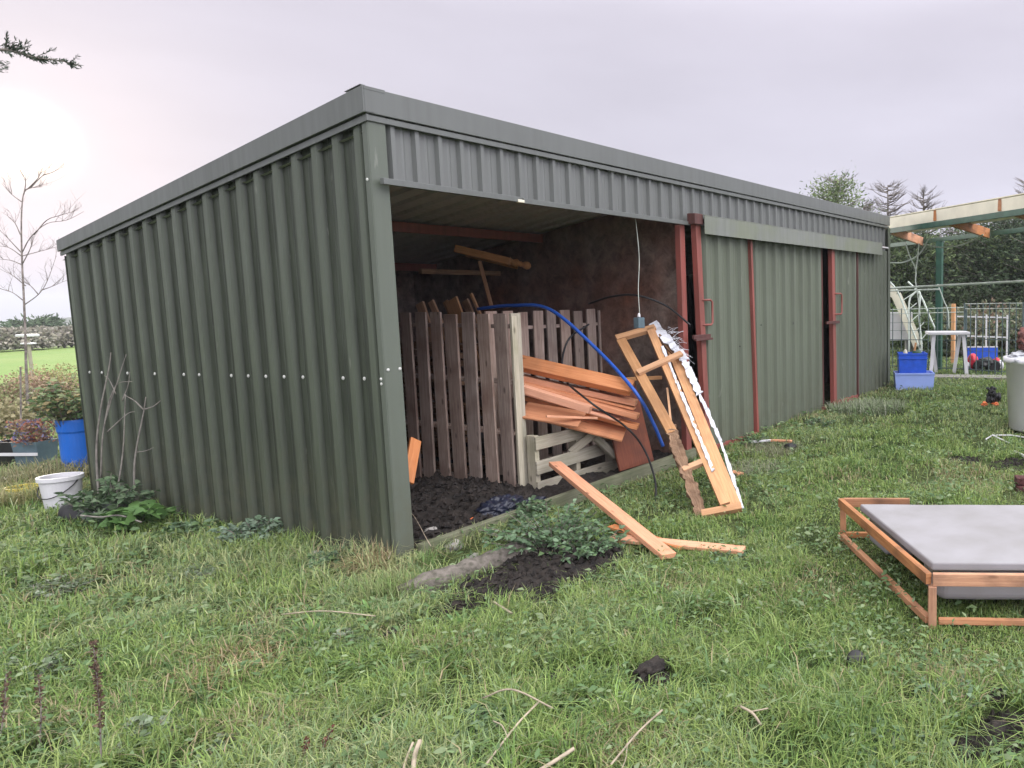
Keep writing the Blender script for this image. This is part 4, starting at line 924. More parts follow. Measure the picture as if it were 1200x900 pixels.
def crumbs(name, n, fx, label, smin, smax, mat):
    mb = MB()
    for i in range(n):
        x_, y_ = fx(); r_ = random.uniform(smin, smax); c = Vector((x_, y_, 0)); z_ = float(hin(np.array([x_]), np.array([y_]))[0]) if y_ > 0 else float(hout(np.array([x_]), np.array([y_]))[0])
        pts = [Vector((random.uniform(-1, 1), random.uniform(-1, 1), random.uniform(-.8, .8))).normalized()*r_ for _ in range(6)]
        dirs = [Vector((1, 0, 0)), Vector((-1, 0, 0)), Vector((0, 1, 0)), Vector((0, -1, 0)), Vector((0, 0, 1)), Vector((0, 0, -1))]
        P_ = [Vector((x_, y_, z_))+d*r_*random.uniform(.6, 1.2)+p*.35 for d, p in zip(dirs, pts)]
        for a, b_, c2 in ((0, 2, 4), (2, 1, 4), (1, 3, 4), (3, 0, 4), (2, 0, 5), (1, 2, 5), (3, 1, 5), (0, 3, 5)): mb.face([P_[a], P_[b_], P_[c2]], [(0, 0)]*3)
    o = mb.build(name, mat); return tag(o, label, 'soil', kind='stuff')
random.seed(21)
crumbs('soil_crumbs', 1500, lambda: (random.uniform(.12, 1.38), random.uniform(.0, 1.6)), 'loose dark crumbs of compost inside the sill', .006, .03, M['soil'])
def fo():
    while True:
        a, b_ = random.uniform(-.35, .85), random.uniform(-1.35, -.5)
        if ((a-.25)/.6)**2+((b_+.92)/.4)**2 < 1: return a, b_
crumbs('spilled_crumbs', 1100, fo, 'loose black crumbs on the spilled soil', .006, .028, M['soil'])
for i, (px, py, r_, s, lb) in enumerate(((505, 622, .035, 0, 'pale stone on the compost just inside the sill'), (530, 640, .055, 0, 'round grey stone between sill and kerb stone'), (554, 652, .03, 0, 'small pinkish stone beside the round grey one'), (368, 650, .035, 0, 'pale stone at the foot of the side wall'), (560, 585, .04, 0, 'grey stone in front of the tall pallet slats'))):
    lump('stone', at(px, py, 2, .11 if i in (0, 4) else .05), r_, M['stone'], lb, 'stone', i+3, (1.3, 1, .7), 3, .3)
lump('wood_chip', at(556, 607, 2, .13), .025, M['orangepl'], 'orange chip lying on the compost', 'chip', 8, (1.5, .7, .3), 2, .3)
plank('orange_board', at(478, 565, 1, .30), at(487, 515, 1, .45), .08, .02, M['wood_orange'], 'orange board end showing beside the corner post', 'board', up=(0, -1, .2))
pc = []
for bx, by, ra, rb in bare[5:]:
    for _ in range(int(240*min(ra, .14)/.1)):
        aa = random.uniform(0, 6.283); q_ = random.random()**.6; pc.append((bx+ra*q_*math.cos(aa)*.9, by+rb*q_*math.sin(aa)*.9))
pi_ = iter(pc)
_ho = hout; hout = lambda a, b_: gz(a, b_)+.004+0*a
_pc = MB()
def hin_(a, b_): return gz(a, b_)
for x_, y_ in pc:
    r_ = random.uniform(.004, .018); c = Vector((x_, y_, float(gz(x_, y_))+r_*.4)); dirs = [Vector(v) for v in ((1, 0, 0), (-1, 0, 0), (0, 1, 0), (0, -1, 0), (0, 0, 1), (0, 0, -1))]
    P_ = [c+d*r_*random.uniform(.6, 1.3)+Vector((random.uniform(-1, 1), random.uniform(-1, 1), random.uniform(-1, 1)))*r_*.3 for d in dirs]
    for a, b_, c2 in ((0, 2, 4), (2, 1, 4), (1, 3, 4), (3, 0, 4), (2, 0, 5), (1, 2, 5), (3, 1, 5), (0, 3, 5)): _pc.face([P_[a], P_[b_], P_[c2]], [(0, 0)]*3)
tag(_pc.build('peat_crumbs', M['soil']), 'black peat crumbs showing through gaps in the lawn', 'soil', kind='stuff')
# kerb stone / old log along the front
mb = MB(); A_ = gp(468, 700, .02); B_ = gp(612, 645, .05); pts = [A_.lerp(B_, t_) for t_ in np.linspace(0, 1, 16)]
random.seed(5); mb.tube([p+Vector((0, 0, random.uniform(-.006, .006))) for p in pts], [.072+random.uniform(-.010, .010) for _ in pts], 14)
tag(mb.build('kerb_log', M['log'], None, smooth=True, jit=.004), 'weathered mossy log lying parallel to the sill', 'log')

# ------------------------------------------------------------------ low frame with foam mattress (right foreground)
U1 = Vector((.7375, .675, 0)); V1 = Vector((.40, -.917, 0)).normalized()
Cc = gp(1088, 733, .015); Aa = gp(985, 630, .015); LA = (Aa-Cc).length; Ud = (Aa-Cc).normalized(); LV = 1.25; hF = .27
fr_ = empty('low_timber_frame', Cc, 'low open timber frame holding a grey foam mattress in the right foreground', 'timber frame')
Z = Vector((0, 0, 1)); Dd = Cc+V1*LV; Bb = Aa+V1*LV
def fb(p, q, w, h, nm, mat='wood_frame', up=(0, 0, 1)): return MB().bar(p, q, w, h, up=up).build(nm, M[mat], fr_, bevel=.003)
fb(Cc+Z*(hF-.028), Aa+Z*(hF-.028), .032, .058, 'top_rail', 'wood_frame')
fb(Cc+V1*.02+Z*(hF-.03), Dd+Z*(hF-.03), .03, .062, 'top_rail'); fb(Aa+V1*.02+Z*(hF-.028), Aa+V1*.46+Z*(hF-.028), .03, .058, 'top_rail'); fb(Dd+Z*(hF-.028), Bb+Z*(hF-.028), .032, .058, 'top_rail')
fb(Cc+Z*.03, Aa+Z*.02, .035, .035, 'bottom_rail'); fb(Cc+V1*.05+Z*.025, Dd+Z*.02, .03, .03, 'bottom_rail'); fb(Aa+Z*.02, Bb+Z*.02, .035, .035, 'bottom_rail'); fb(Dd+Z*.02, Bb+Z*.02, .035, .035, 'bottom_rail')
for q_ in (Cc, Aa, Dd, Bb): fb(q_+V1*.018-Z*.02, q_+V1*.018+Z*(hF-.062), .048, .04, 'post', up=V1)
# mattress: rounded slab
def slab(o, u, v, lu, lv, z0, z1, mat, name, label, cat, r=.03):
    mb = MB(); nu, nv = 16, 14; topv = {}
    def P_(i, j, z): 
        return o+u*(lu*i/nu)+v*(lv*j/nv)+Z*z
    P0 = [P_(0, 0, z0), P_(nu, 0, z0), P_(nu, nv, z0), P_(0, nv, z0)]; P1 = [P_(0, 0, z1), P_(nu, 0, z1), P_(nu, nv, z1), P_(0, nv, z1)]
    mb.hexa(P0+P1); ob = mb.build(name, mat, None, bevel=0); 
    bv = ob.modifiers.new('bevel', 'BEVEL'); bv.width = r; bv.segments = 5
    return tag(ob, label, cat)
fm = empty('foam_mattress', Cc+Ud*.3+V1*.4, 'grey foam mattress folded over inside the low timber frame', 'mattress')
def foam(nm, u0, u1, v0, v1, z0, z1, rr):
    mb = MB(); P0 = [Cc+Ud*a+V1*b_+Z*z0 for a, b_ in ((u0, v0), (u1, v0), (u1, v1), (u0, v1))]; P1 = [p+Z*(z1-z0) for p in P0]
    mb.hexa(P0+P1); ob = mb.build(nm, M['foam'], fm); bv = ob.modifiers.new('bevel', 'BEVEL'); bv.width = rr; bv.segments = 4
    sb = ob.modifiers.new('sub', 'SUBSURF'); sb.subdivision_type = 'SIMPLE'; sb.levels = sb.render_levels = 4
    tx = bpy.data.textures.new('foam_lumps', 'CLOUDS'); tx.noise_scale = .25; dm = ob.modifiers.new('disp', 'DISPLACE'); dm.texture = tx; dm.strength = .006; dm.mid_level = .5; dm.texture_coords = 'GLOBAL'
    return ob
foam('top_layer', .10, LA-.20, .06, LV-.04, .245, .290, .010)
foam('folded_end', .12, .34, .11, LV-.04, .075, .242, .04)
foam('folded_end', LA-.52, LA-.24, .10, LV-.04, .06, .242, .03)
# black cap
c_ = gp(1003, 776, .055); bc = empty('round_stopper', c_, 'round black plastic cap lying on the lawn in front of the timber frame', 'cap')
ax_ = unit((-.55, -.6, .55)); MB().lathe([(.034, -.026), (.040, -.020), (.043, .0), (.041, .014), (.032, .021), (.001, .022)], c_+Z*.012, ax_, 24).build('disc', M['black'], bc, smooth=True)
MB().lathe([(.022, -.035), (.024, -.02)], c_+Z*.012, ax_, 20).build('neck', M['grey_pl'], bc, smooth=True)
lump('peat_clod', gp(762, 786, .04), .055, M['soil'], 'black clod with pale roots right of centre on the lawn', 'clod', 11, (1.4, .8, .7), 4, .6)
lump('peat_clod', gp(652, 800, .01), .035, M['soil'], 'smaller black clod in the grass left of the rooty clod', 'clod', 12, (1.3, .9, .7), 4, .6)
lump('peat_clod', gp(1168, 858, .01), .05, M['soil'], 'dark clod at the lower right corner', 'clod', 13, (1.3, .9, .6), 4, .6)
lump('wood_chip', gp(536, 770, .02), .02, M['orangepl'], 'orange flake in the grass below the shed corner', 'chip', 14, (1.4, .9, .5), 2, .4)
lump('stone', gp(292, 728, .02), .0, M['stone'], '', '') if False else None
for px, py, r_, lb in ((776, 780, .03, 'small black clod touching the rooty clod'), (664, 792, .03, 'black clod half hidden by grass left of centre foreground'), (462, 745, .04, 'black clod in the gap of grass below the shed corner'), (600, 712, .04, 'large black lump on the spilled soil'), (560, 700, .05, 'black lump against the log end'), (668, 668, .05, 'black lump at the back of the spilled soil below the nettles'), (690, 700, .03, 'small black lump at the right end of the spilled soil'), (1130, 882, .03, 'black clod near the bottom right')):
    lump('peat_clod', gp(px, py, .015), r_, M['soil'], lb, 'clod', px, (1.4, .9, .7), 4, .7, rough=2.2)
# twigs
def twig(pts, r, label, mat='twig', br=()):
    root = MB().tube(smoothpath([gp(a, b_, dz+.035) for a, b_, dz in pts], 6), r, 6)
    for q_ in br: root.tube(smoothpath([gp(a, b_, dz+.035) for a, b_, dz in q_], 5), r*.6, 5)
    tag(root.build('dead_twig', M[mat], None, smooth=True), label, 'twig', 'dead twigs on the lawn')
twig([(566, 818, .05), (600, 808, .10), (648, 830, .04)], .0035, 'curved pale twig arching left of centre at the bottom')
twig([(632, 822, .06), (605, 850, .05), (568, 898, .03)], .004, 'straight twig running down to the bottom edge', br=[[(594, 862, .05), (588, 850, .07), (578, 845, .07)]])
twig([(776, 832, .07), (748, 858, .05), (716, 896, .03)], .004, 'pale twig pointing up right at bottom centre', br=[[(735, 874, .04), (733, 890, .03), (728, 902, .02)]])
twig([(673, 877, .06), (650, 892, .04), (630, 904, .03)], .007, 'thick short stick at the bottom edge')
twig([(492, 868, .07), (486, 885, .05), (484, 905, .03)], .008, 'thick dead stem at the bottom edge left of centre', br=[[(484, 870, .06), (476, 890, .03), (472, 904, .03)]])
twig([(330, 720, .06), (380, 716, .08), (440, 722, .05)], .003, 'thin straw stalk lying across the grass left of the corner')
twig([(505, 640, .10), (478, 600, .10), (455, 655, .06)], .0025, 'arching dry stalk over the shed corner foot')
twig([(868, 828, .05), (882, 836, .05), (892, 850, .02)], .005, 'short bent brown twig right of bottom centre', br=[[(880, 834, .05), (900, 830, .04)]])
twig([(578, 705, .03), (592, 714, .03), (600, 719, .02)], .006, 'orange brown splinter at the edge of the black soil')

# ------------------------------------------------------------------ left garden
def bucket(name, c, r0, r1, h, mat, label, cat, rim=.012, handle_m=None, inner=True):
    c = Vector(c); root = empty(name, c, label, cat)
    MB().lathe([(r0*.98, 0), (r0, .01), (r1, h-.03), (r1+rim, h-.03), (r1+rim, h), (r1-.006, h), (r1-.012, h*.6), (r0-.012, .02), (.001, .02)], c, (0, 0, 1), 36).build('body', mat, root, smooth=False)
    for f_ in root.children: pass
    if handle_m:
        sd = Vector(RT); sd.z = 0; sd.normalize(); tw = -Vector(FW); tw.z = 0; tw.normalize()
        P_ = [c+sd*(r1+.01)*math.cos(a)+tw*(r1+.012)*abs(math.sin(a))*1.0+Z*(h*.86-.12*math.sin(a)) for a in np.linspace(0, math.pi, 14)]
        MB().tube(P_, .004, 6).build('handle', handle_m, root, smooth=True)
    return root
bc_ = gp(75, 596); bw = bucket('white_bucket', Vector((bc_.x, bc_.y, bc_.z)), .105, .125, .27, M['plastic_white'], 'white plastic bucket with a wire handle near the blue barrel', 'bucket', handle_m=M['black'])
mb = MB().lathe([(.045, -.014), (.075, -.012), (.085, 0), (.075, .012), (.045, .014)], gp(86, 600, .07), unit((-.5, -.7, .3)), 24)
tag(mb.build('black_ring', M['black'], None, smooth=True), 'black plastic disc leaning on the white bucket', 'disc')
p_ = gp(125, 610); q_ = Vector((p_.x, p_.y, p_.z)); g_u = unit((RT[0], RT[1], 0)); g_v = unit((FW[0], FW[1], 0))
cr_ = empty('grey_crate', q_, 'small grey plastic crate under the leafy shrub', 'crate')
def openbox(c, u, v, lu, lv, h, mat, par, nm='body', t=.012, flare=.02):
    c = Vector(c)
    for a, b_, L, n in ((c-u*lu/2-v*lv/2, c+u*lu/2-v*lv/2, lu, -v), (c-u*lu/2+v*lv/2, c+u*lu/2+v*lv/2, lu, v), (c-u*lu/2-v*lv/2, c-u*lu/2+v*lv/2, lv, -u), (c+u*lu/2-v*lv/2, c+u*lu/2+v*lv/2, lv, u)): pass
    mb = MB(); k = 1-flare/lu*2
    def corner(su, sv, z, g): return c+u*(su*lu/2*g)+v*(sv*lv/2*g)+Z*z
    cs = [(-1, -1), (1, -1), (1, 1), (-1, 1)]
    for i in range(4):
        a, b_ = cs[i], cs[(i+1) % 4]
        o0, o1, t0, t1 = corner(*a, 0, k), corner(*b_, 0, k), corner(*a, h, 1), corner(*b_, h, 1)
        i0, i1, j0, j1 = corner(*a, t, k-.06), corner(*b_, t, k-.06), corner(*a, h, 1-.06), corner(*b_, h, 1-.06)
        mb.face([o0, o1, t1, t0]); mb.face([i1, i0, j0, j1]); mb.face([t0, t1, j1, j0])
    mb.face([corner(*a, .0, k) for a in reversed(cs)]); mb.face([corner(*a, t, k-.06) for a in cs])
    return mb.build(nm, mat, par)
openbox(q_, g_u, g_v, .24, .18, .15, M['grey_pl'], cr_)
MB().bar(q_+g_u*.0-g_v*.093+Z*.08, q_+g_u*.05-g_v*.093+Z*.08, .003, .03).build('paper_tag', M['plastic_white'], cr_)
twig([(94, 604, .12), (118, 606, .10), (140, 604, .10), (166, 612, .05)], .006, 'bare stick lying in front of the grey crate', 'twiggrey')
# blue barrel
p_ = dp(98, 556, 7.25); gzp = float(gz(p_.x, p_.y)); bb = Vector((p_.x, p_.y, gzp))
br_ = empty('blue_barrel', bb, 'bright blue plastic barrel planted up behind the shed corner', 'barrel')
H_b = at(80, 491, 0, bb.x); zt = CAM[2]+7.25*ray(80, 489)[2]
hb = max(zt-gzp, .4)
MB().lathe([(.138, 0), (.140, .02), (.140, hb-.13), (.150, hb-.11), (.152, hb-.02), (.150, hb), (.14, hb), (.13, hb-.05), (.001, hb-.05)], bb, (0, 0, 1), 36).build('body', M['plastic_blue'], br_, smooth=False)
leafy_plant('barrel_plant', bb+Vector((-.06, 0, hb-.06)), .26, .50, 60, .055, [(.16, .24, .10), (.24, .28, .14), (.10, .17, .07), (.30, .24, .12)], 'leafy green shrub growing out of the blue barrel', 'plant')
# bare shrub at wall
def bare_shrub(name, base, stems, label, mat, cat='shrub', depthf=None):
    base = Vector(base); root = empty(name, base, label, cat); 
    for st in stems:
        mb = MB(); mb.tube(smoothpath(st[0], 6), [st[1]*(1-.6*k/(6*(len(st[0])-1))) for k in range(6*(len(st[0])-1)+1)], 6); mb.build('stem', mat, root, smooth=True)
D_ = 5.75
S = lambda L: [dp(a, b_, D_+.0) for a, b_ in L]
bare_shrub('bare_shrub', gp(150, 612), [
    (S([(117, 600), (113, 530), (118, 480), (128, 430), (130, 413)]), .008), (S([(118, 560), (122, 500), (140, 440), (148, 415)]), .006),
    (S([(122, 500), (128, 470), (138, 450), (155, 447)]), .005), (S([(126, 506), (148, 486), (158, 482)]), .005), (S([(136, 462), (128, 445), (122, 440)]), .004),
    (S([(135, 590), (144, 530), (147, 462)]), .007), (S([(158, 596), (158, 540), (168, 485), (171, 465)]), .008), (S([(168, 480), (158, 470), (146, 463)]), .006),
    (S([(169, 480), (180, 476), (190, 468)]), .006), (S([(160, 530), (172, 528), (180, 524)]), .004), (S([(143, 470), (150, 452), (152, 436)]), .004)], 'bare branching shrub in front of the corrugated side wall', M['twiggrey'])
# yellow pot
yp = gp(28, 586); yb = bucket('yellow_pot', Vector((yp.x, yp.y, yp.z)), .085, .105, .12, M['yellow'], 'yellow plant pot in the dry grass left of the white bucket', 'pot', .006)
tuft('dry_tuft', gp(28, 590), .35, 1300, .20, [(.36, .32, .16), (.28, .28, .12), (.22, .26, .1)], 'tall yellowish dry grass around the yellow pot', w=.007)
tuft('dry_tuft', gp(60, 560), .45, 1200, .20, [(.34, .30, .17), (.26, .24, .13), (.2, .22, .1)], 'dry brown grass behind the white bucket', w=.008)
# planter boxes behind
for px, lbl, c1 in ((18, 'dark planter box at the left edge with a pale rail', M['black']), (44, 'planter of reddish heather beside the dark one', M['bluegrey'])):
    p_ = gp(px, 545); cpos = Vector((p_.x, p_.y, p_.z)); cpos = Vector(CAM)+(cpos-Vector(CAM))*1.0; cpos.z = float(gz(cpos.x, cpos.y))
    rt_ = empty('planter_box', cpos, lbl, 'planter'); openbox(cpos, g_u, g_v, .26, .22, .26, c1, rt_); MB().bar(cpos-g_u*.15-g_v*.13+Z*.14, cpos+g_u*.15-g_v*.13+Z*.14, .012, .03).build('rail', M['plastic_white'], rt_)
    n = 900; rr_ = rng.normal(0, .085, (n, 3)); rr_[:, 2] = rng.uniform(.22, .46, n)
    if px == 44:
        o = np_mesh('heather', *leaves(np.array(cpos)+rr_, rdir(n, .1, 1), rdir(n, -.3, 1), np.full(n, .035), np.full(n, .018), np.array([(.32, .12, .08), (.20, .12, .09), (.16, .15, .25), (.30, .2, .12)])[rng.integers(0, 4, n)]), M['leaf'])
        tag(o, 'bushy reddish and blue flowering heather in the planter box', 'plant')
# autumn bushes behind
def bush(name, px, py, depth, rad, h, cols, label, n=2600, size=.05, cat='bush', group=None):
    p = dp(px, py, depth); g = float(gz(p.x, p.y)); root = empty(name, (p.x, p.y, g), label, cat, group); parts = []
    for i in range(7):
        a = random.uniform(0, 6.28); q = random.uniform(0, rad*.7); cc = (p.x+math.cos(a)*q, p.y+math.sin(a)*q, g+h*random.uniform(.35, .7)); k = random.uniform(.4, .62)
        parts.append(crown_blob(n//7, cc, (rad*k, rad*k, h*.4), cols, size, -.8, .2))
    np_mesh('crown', *join(parts), M['leaf'], root)
    mb = MB()
    for i in range(6):
        a = random.uniform(0, 6.28); mb.tube([Vector((p.x, p.y, g-.05)), Vector((p.x+math.cos(a)*rad*.5, p.y+math.sin(a)*rad*.5, g+h*.8))], [.012, .004], 5)
    mb.build('stem', M['bark'], root); return root
random.seed(31)
AU = [(.34, .22, .16), (.26, .20, .13), (.32, .30, .16), (.22, .26, .11), (.28, .30, .14)]
bush('autumn_bush', 8, 470, 11, .6, .62, AU, 'reddish autumn bush at the left edge behind the stake', 2200, .04, group='autumn bushes below the field')
bush('autumn_bush', 40, 470, 12, .6, .6, [(.36, .24, .18), (.4, .3, .2), (.3, .22, .14)], 'pinkish brown bush behind the sapling trunk', 2200, .04, group='autumn bushes below the field')
bush('autumn_bush', 68, 470, 12.5, .6, .7, [(.34, .34, .16), (.26, .3, .12), (.40, .32, .16)], 'yellow green bush behind the barrel plant', 2400, .04, group='autumn bushes below the field')
bush('autumn_bush', -40, 470, 11.5, .6, .65, AU, 'brown bush just outside the left edge', 1500, .04, group='autumn bushes below the field')
bush('autumn_bush', 25, 500, 9.5, .5, .5, [(.34, .30, .18), (.28, .26, .14)], 'low straw coloured bush between the stake and the planters', 1500, .05, group='autumn bushes below the field')
# stake
s0 = dp(23, 520, 8.4); s0.z = float(gz(s0.x, s0.y)); s1 = dp(24, 430, 8.4)
tag(MB().tube([s0, s1], [.009, .008], 8).build('garden_stake', M['bark'], None), 'thin dark stake standing left of the sapling', 'stake')
# sapling
def grow(mb, p, d, L, r, lvl, bend=.25, kids=3, fac=.62, up=.12):
    pts = [p.copy()]; dd = Vector(d).normalized(); k = 5
    for i in range(k):
        dd = (dd+Vector((random.uniform(-bend, bend), random.uniform(-bend, bend), random.uniform(-bend, bend)+up))*.5).normalized(); pts.append(pts[-1]+dd*L/k)
    mb.tube(pts, [r*(1-.65*i/k) for i in range(k+1)], 5 if lvl < 2 else 4, False)
    if lvl > 0:
        for j in range(kids):
            i = random.randint(1, k); q = pts[i]; a = Vector((random.uniform(-1, 1), random.uniform(-1, 1), random.uniform(-.1, .8))).normalized()
            grow(mb, q, (dd*.6+a*.9), L*fac*random.uniform(.7, 1.1), r*.5, lvl-1, bend, kids, fac, up)
random.seed(14)
D2 = 9.6; sb = dp(30, 470, D2); sb.z = float(gz(sb.x, sb.y)); sap = empty('bare_sapling', sb, 'bare young tree standing alone against the pale sky at left', 'tree')
T2 = lambda L: [dp(a, b_, D2) for a, b_ in L]
trunk = [sb]+T2([(31, 440), (30, 400), (28, 350), (26, 310), (25, 260), (27, 230), (31, 222)])
MB().tube(smoothpath(trunk, 4), [.016*(1-.72*i/28) for i in range(29)], 8).build('trunk', M['bark'], sap, smooth=True)
for L_ in ([(29, 357), (45, 345), (55, 330), (66, 300)], [(49, 340), (60, 336), (74, 330)], [(27, 352), (15, 343), (0, 338)], [(25, 310), (12, 305), (-8, 303)], [(26, 296), (36, 278), (55, 262), (78, 258), (98, 248)], [(26, 310), (36, 290), (38, 275)],
           [(25, 296), (10, 280), (-5, 265)], [(40, 275), (55, 258), (72, 252), (92, 246)], [(26, 237), (14, 228), (2, 215)], [(30, 222), (38, 220), (50, 219)], [(28, 228), (30, 212), (24, 200)], [(36, 220), (50, 206), (62, 202)], [(24, 275), (18, 262), (12, 255)], [(26, 300), (45, 295), (68, 289)], [(30, 335), (18, 325), (10, 320)], [(32, 222), (45, 208), (50, 195)], [(25, 300), (10, 290), (-6, 288)], [(45, 345), (36, 335), (28, 330)]):
    P_ = T2(L_); mb = MB(); mb.tube(smoothpath(P_, 4), [.0065*(1-.7*i/(4*(len(P_)-1))) for i in range(4*(len(P_)-1)+1)], 5)
    for j in range(5):
        q = P_[random.randint(1, len(P_)-1)]; d = (P_[-1]-P_[0]).normalized(); grow(mb, q.lerp(P_[-2], random.random()), d+Vector((random.uniform(-.6, .6), random.uniform(-.6, .6), random.uniform(-.1, .7))), random.uniform(.12, .3), .0024, 1, .3, 3)
    mb.build('branch', M['bark'], sap, smooth=True)
# bird table behind
b0 = dp(33, 400, 16); g0 = Vector((b0.x, b0.y, float(gz(b0.x, b0.y)))); bt = empty('bird_table', g0, 'small white topped bird table standing behind the sapling', 'bird table')
zt = CAM[2]+16*ray(35, 393)[2]
MB().bar(Vector((g0.x, g0.y, zt))-g_u*.15, Vector((g0.x, g0.y, zt))+g_u*.15, .22, .05).build('roof', M['plastic_white'], bt, bevel=.01)
MB().bar(g0, Vector((g0.x, g0.y, zt-.02)), .05, .05, up=(0, 1, 0)).build('post', M['wood_grey'], bt)
MB().bar(Vector((g0.x, g0.y, zt-.17))-g_u*.1, Vector((g0.x, g0.y, zt-.17))+g_u*.1, .14, .03).build('tray', M['plastic_white'], bt)

# ------------------------------------------------------------------ trees
def tree(name, px, depth, top_py, rad, cols, label, n=9000, size=.16, cat='tree', group=None, dead=0, base=.0, shape=.8, trunk_r=.12, bare_top=0):
    p = dp(px, 400, depth); g = float(gz(p.x, p.y)); zt = CAM[2]+depth*ray(px, top_py)[2]; h = zt-g
    root = empty(name, (p.x, p.y, g), label, cat, group)
    MB().tube(smoothpath([Vector((p.x, p.y, g-.1)), Vector((p.x+.05, p.y, g+h*.5)), Vector((p.x, p.y, g+h*.97))], 5), [trunk_r*(1-.9*i/10) for i in range(11)], 8).build('trunk', M['bark'], root, smooth=True)
    mb = MB(); PP = []; DD = []; CC = []; nb_ = max(40, int(n/70)); k = 0
    for i in range(nb_):
        t_ = base+(1-base)*(i+random.random())/nb_*.98; a = random.uniform(0, 6.283); rmax = rad*((1-t_)**shape)*random.uniform(.55, 1.2)+.15
        s0_ = Vector((p.x, p.y, g+h*t_)); d = Vector((math.cos(a), math.sin(a), random.uniform(.05, .45))); e_ = s0_+d*rmax
        mb.tube([s0_, (s0_+e_)/2+Vector((0, 0, -.04)), e_], [.02*trunk_r/.12, .012*trunk_r/.12, .004], 4, False)
        tone = random.uniform(.7, 1.35); c0 = np.array(cols[random.randrange(len(cols))])*tone
        m_ = int(70*(.5+rmax/rad)); f = rng.random(m_)**.7; base_p = np.array(s0_)[None]+np.outer(f, np.array(e_-s0_))
        if bare_top and t_ > 1-bare_top:
            m_ = 0; f = f[:0]; base_p = base_p[:0]
            for _ in range(7):
                q0 = s0_.lerp(e_, random.uniform(.25, 1)); q1 = q0+Vector((d.x*.16+random.uniform(-.12, .12), d.y*.16+random.uniform(-.12, .12), random.uniform(.02, .2))); mb.tube([q0, q1], [.007, .003], 3, False)
        base_p = base_p+rng.normal(0, .13*rad/1.5, (m_, 3))*np.array([1, 1, .8])
        PP.append(base_p); dv = np.array(d)[None]*.7+rdir(m_, -.5, .8)*.8; DD.append(dv); CC.append(c0[None]*(1+rng.uniform(-.3, .3, (m_, 1))))
    PP = np.concatenate(PP); DD = np.concatenate(DD); CC = np.concatenate(CC); L = size*rng.uniform(.5, 1.4, len(PP))
    np_mesh('crown', *leaves(PP, DD, rdir(len(PP), -.4, 1), L, L*.26, CC), M['leafdark'], root)
    mb.build('branches', M['bark'], root); return root
random.seed(77)
DG = [(.055, .085, .045), (.07, .10, .05), (.045, .07, .04)]; LG = [(.11, .15, .06), (.09, .13, .055)]
G1 = 'dark evergreens behind the pergola'
tree('evergreen_tree', 1062, 21, 283, 2.0, DG+LG, 'dark evergreen nearest the shed corner behind the ladder', 28000, .12, group=G1, shape=.35)
tree('evergreen_tree', 1108, 22, 290, 2.1, DG, 'dark evergreen directly behind the green post', 28000, .12, group=G1, shape=.35)
tree('evergreen_tree', 1150, 21, 278, 2.1, DG+LG, 'evergreen right of the green post with lighter sprays', 28000, .12, group=G1, shape=.35)
tree('evergreen_tree', 1196, 21, 262, 2.2, DG, 'evergreen at the right edge behind the pergola', 28000, .12, group=G1, shape=.35)
tree('evergreen_tree', 1250, 20, 270, 2.2, DG, 'evergreen beyond the right edge', 18000, .12, group=G1, shape=.35)
tree('evergreen_tree', 1020, 23, 290, 2.0, DG, 'evergreen hidden behind the far end of the shed', 16000, .12, group=G1, shape=.35)
tree('pine_tree', 982, 24, 210, 2.3, [(.15, .21, .07), (.20, .25, .10), (.10, .15, .06)], 'green topped conifer rising above the shed roof', 16000, .11, shape=.62, bare_top=.05)
for px, tp, lb in ((1040, 216, 'grey leafless conifer top above the shed corner'), (1081, 226, 'grey leafless conifer top left of the joist end'), (1012, 240, 'low pale green conifer top beside the green one')):
    tree('dead_conifer', px, 23+random.random(), tp, 1.5, [(.14, .15, .12)] if tp != 240 else [(.14, .19, .09)], lb, 11000, .08, group='conifer tops over the shed', shape=.6, bare_top=.45 if tp != 240 else .1)
for px, tp, lb in ((1122, 258, 'thin bare conifer tip above the cream roof'), (1178, 238, 'small bare twiggy tip behind the cream roof'), (1203, 214, 'dark tree tip at the right edge of the sky')):
    tree('dead_conifer', px, 22, tp, 1.0, [(.12, .13, .11)], lb, 7000, .08, group='conifer tops over the shed', shape=.6, bare_top=.5)
tree('field_tree', 50, 56, 378, 2.4, [(.06, .10, .05), (.08, .12, .06)], 'dark green tree at the far side of the field', 3500, .35, cat='tree', shape=.4)
# near branch top-left
random.seed(8)
cb = dp(-60, 62, 2.6); con = empty('conifer_branch', cb, 'drooping conifer branch tip entering at the top left corner', 'branch')
main = [dp(a, b_, 2.6) for a, b_ in ((-60, 60), (0, 58), (22, 62), (45, 68), (70, 71), (94, 77))]
MB().tube(smoothpath(main, 5), [.006*(1-.8*i/25) for i in range(26)], 6).build('branch', M['bark'], con, smooth=True)
PP = []; DD = []
mp_ = smoothpath(main, 12)
mb = MB()
for i in range(24):
    t_ = random.uniform(.0, .95); q = mp_[int(t_*(len(mp_)-1))]; up_ = 1 if random.random() < .6 else -.6
    e_ = q+Vector(RT)*random.uniform(.02, .055)+Vector(UPV)*up_*random.uniform(.015, .05)+Vector(FW)*random.uniform(-.03, .03); mb.tube([q, e_], [.0012, .0005], 4, False)
    for j in range(30): f = random.random(); PP.append(tuple(q.lerp(e_, f))); dd = (e_-q).normalized()+Vector((random.uniform(-.7, .7), random.uniform(-.7, .7), random.uniform(-.7, .7))); DD.append(tuple(dd))
for i in range(500):
    q = mp_[int(random.random()**1.5*(len(mp_)-1))]; PP.append(tuple(q)); DD.append(tuple(Vector(RT)*.6+Vector((random.uniform(-.8, .8), random.uniform(-.8, .8), random.uniform(-.8, .8)))))
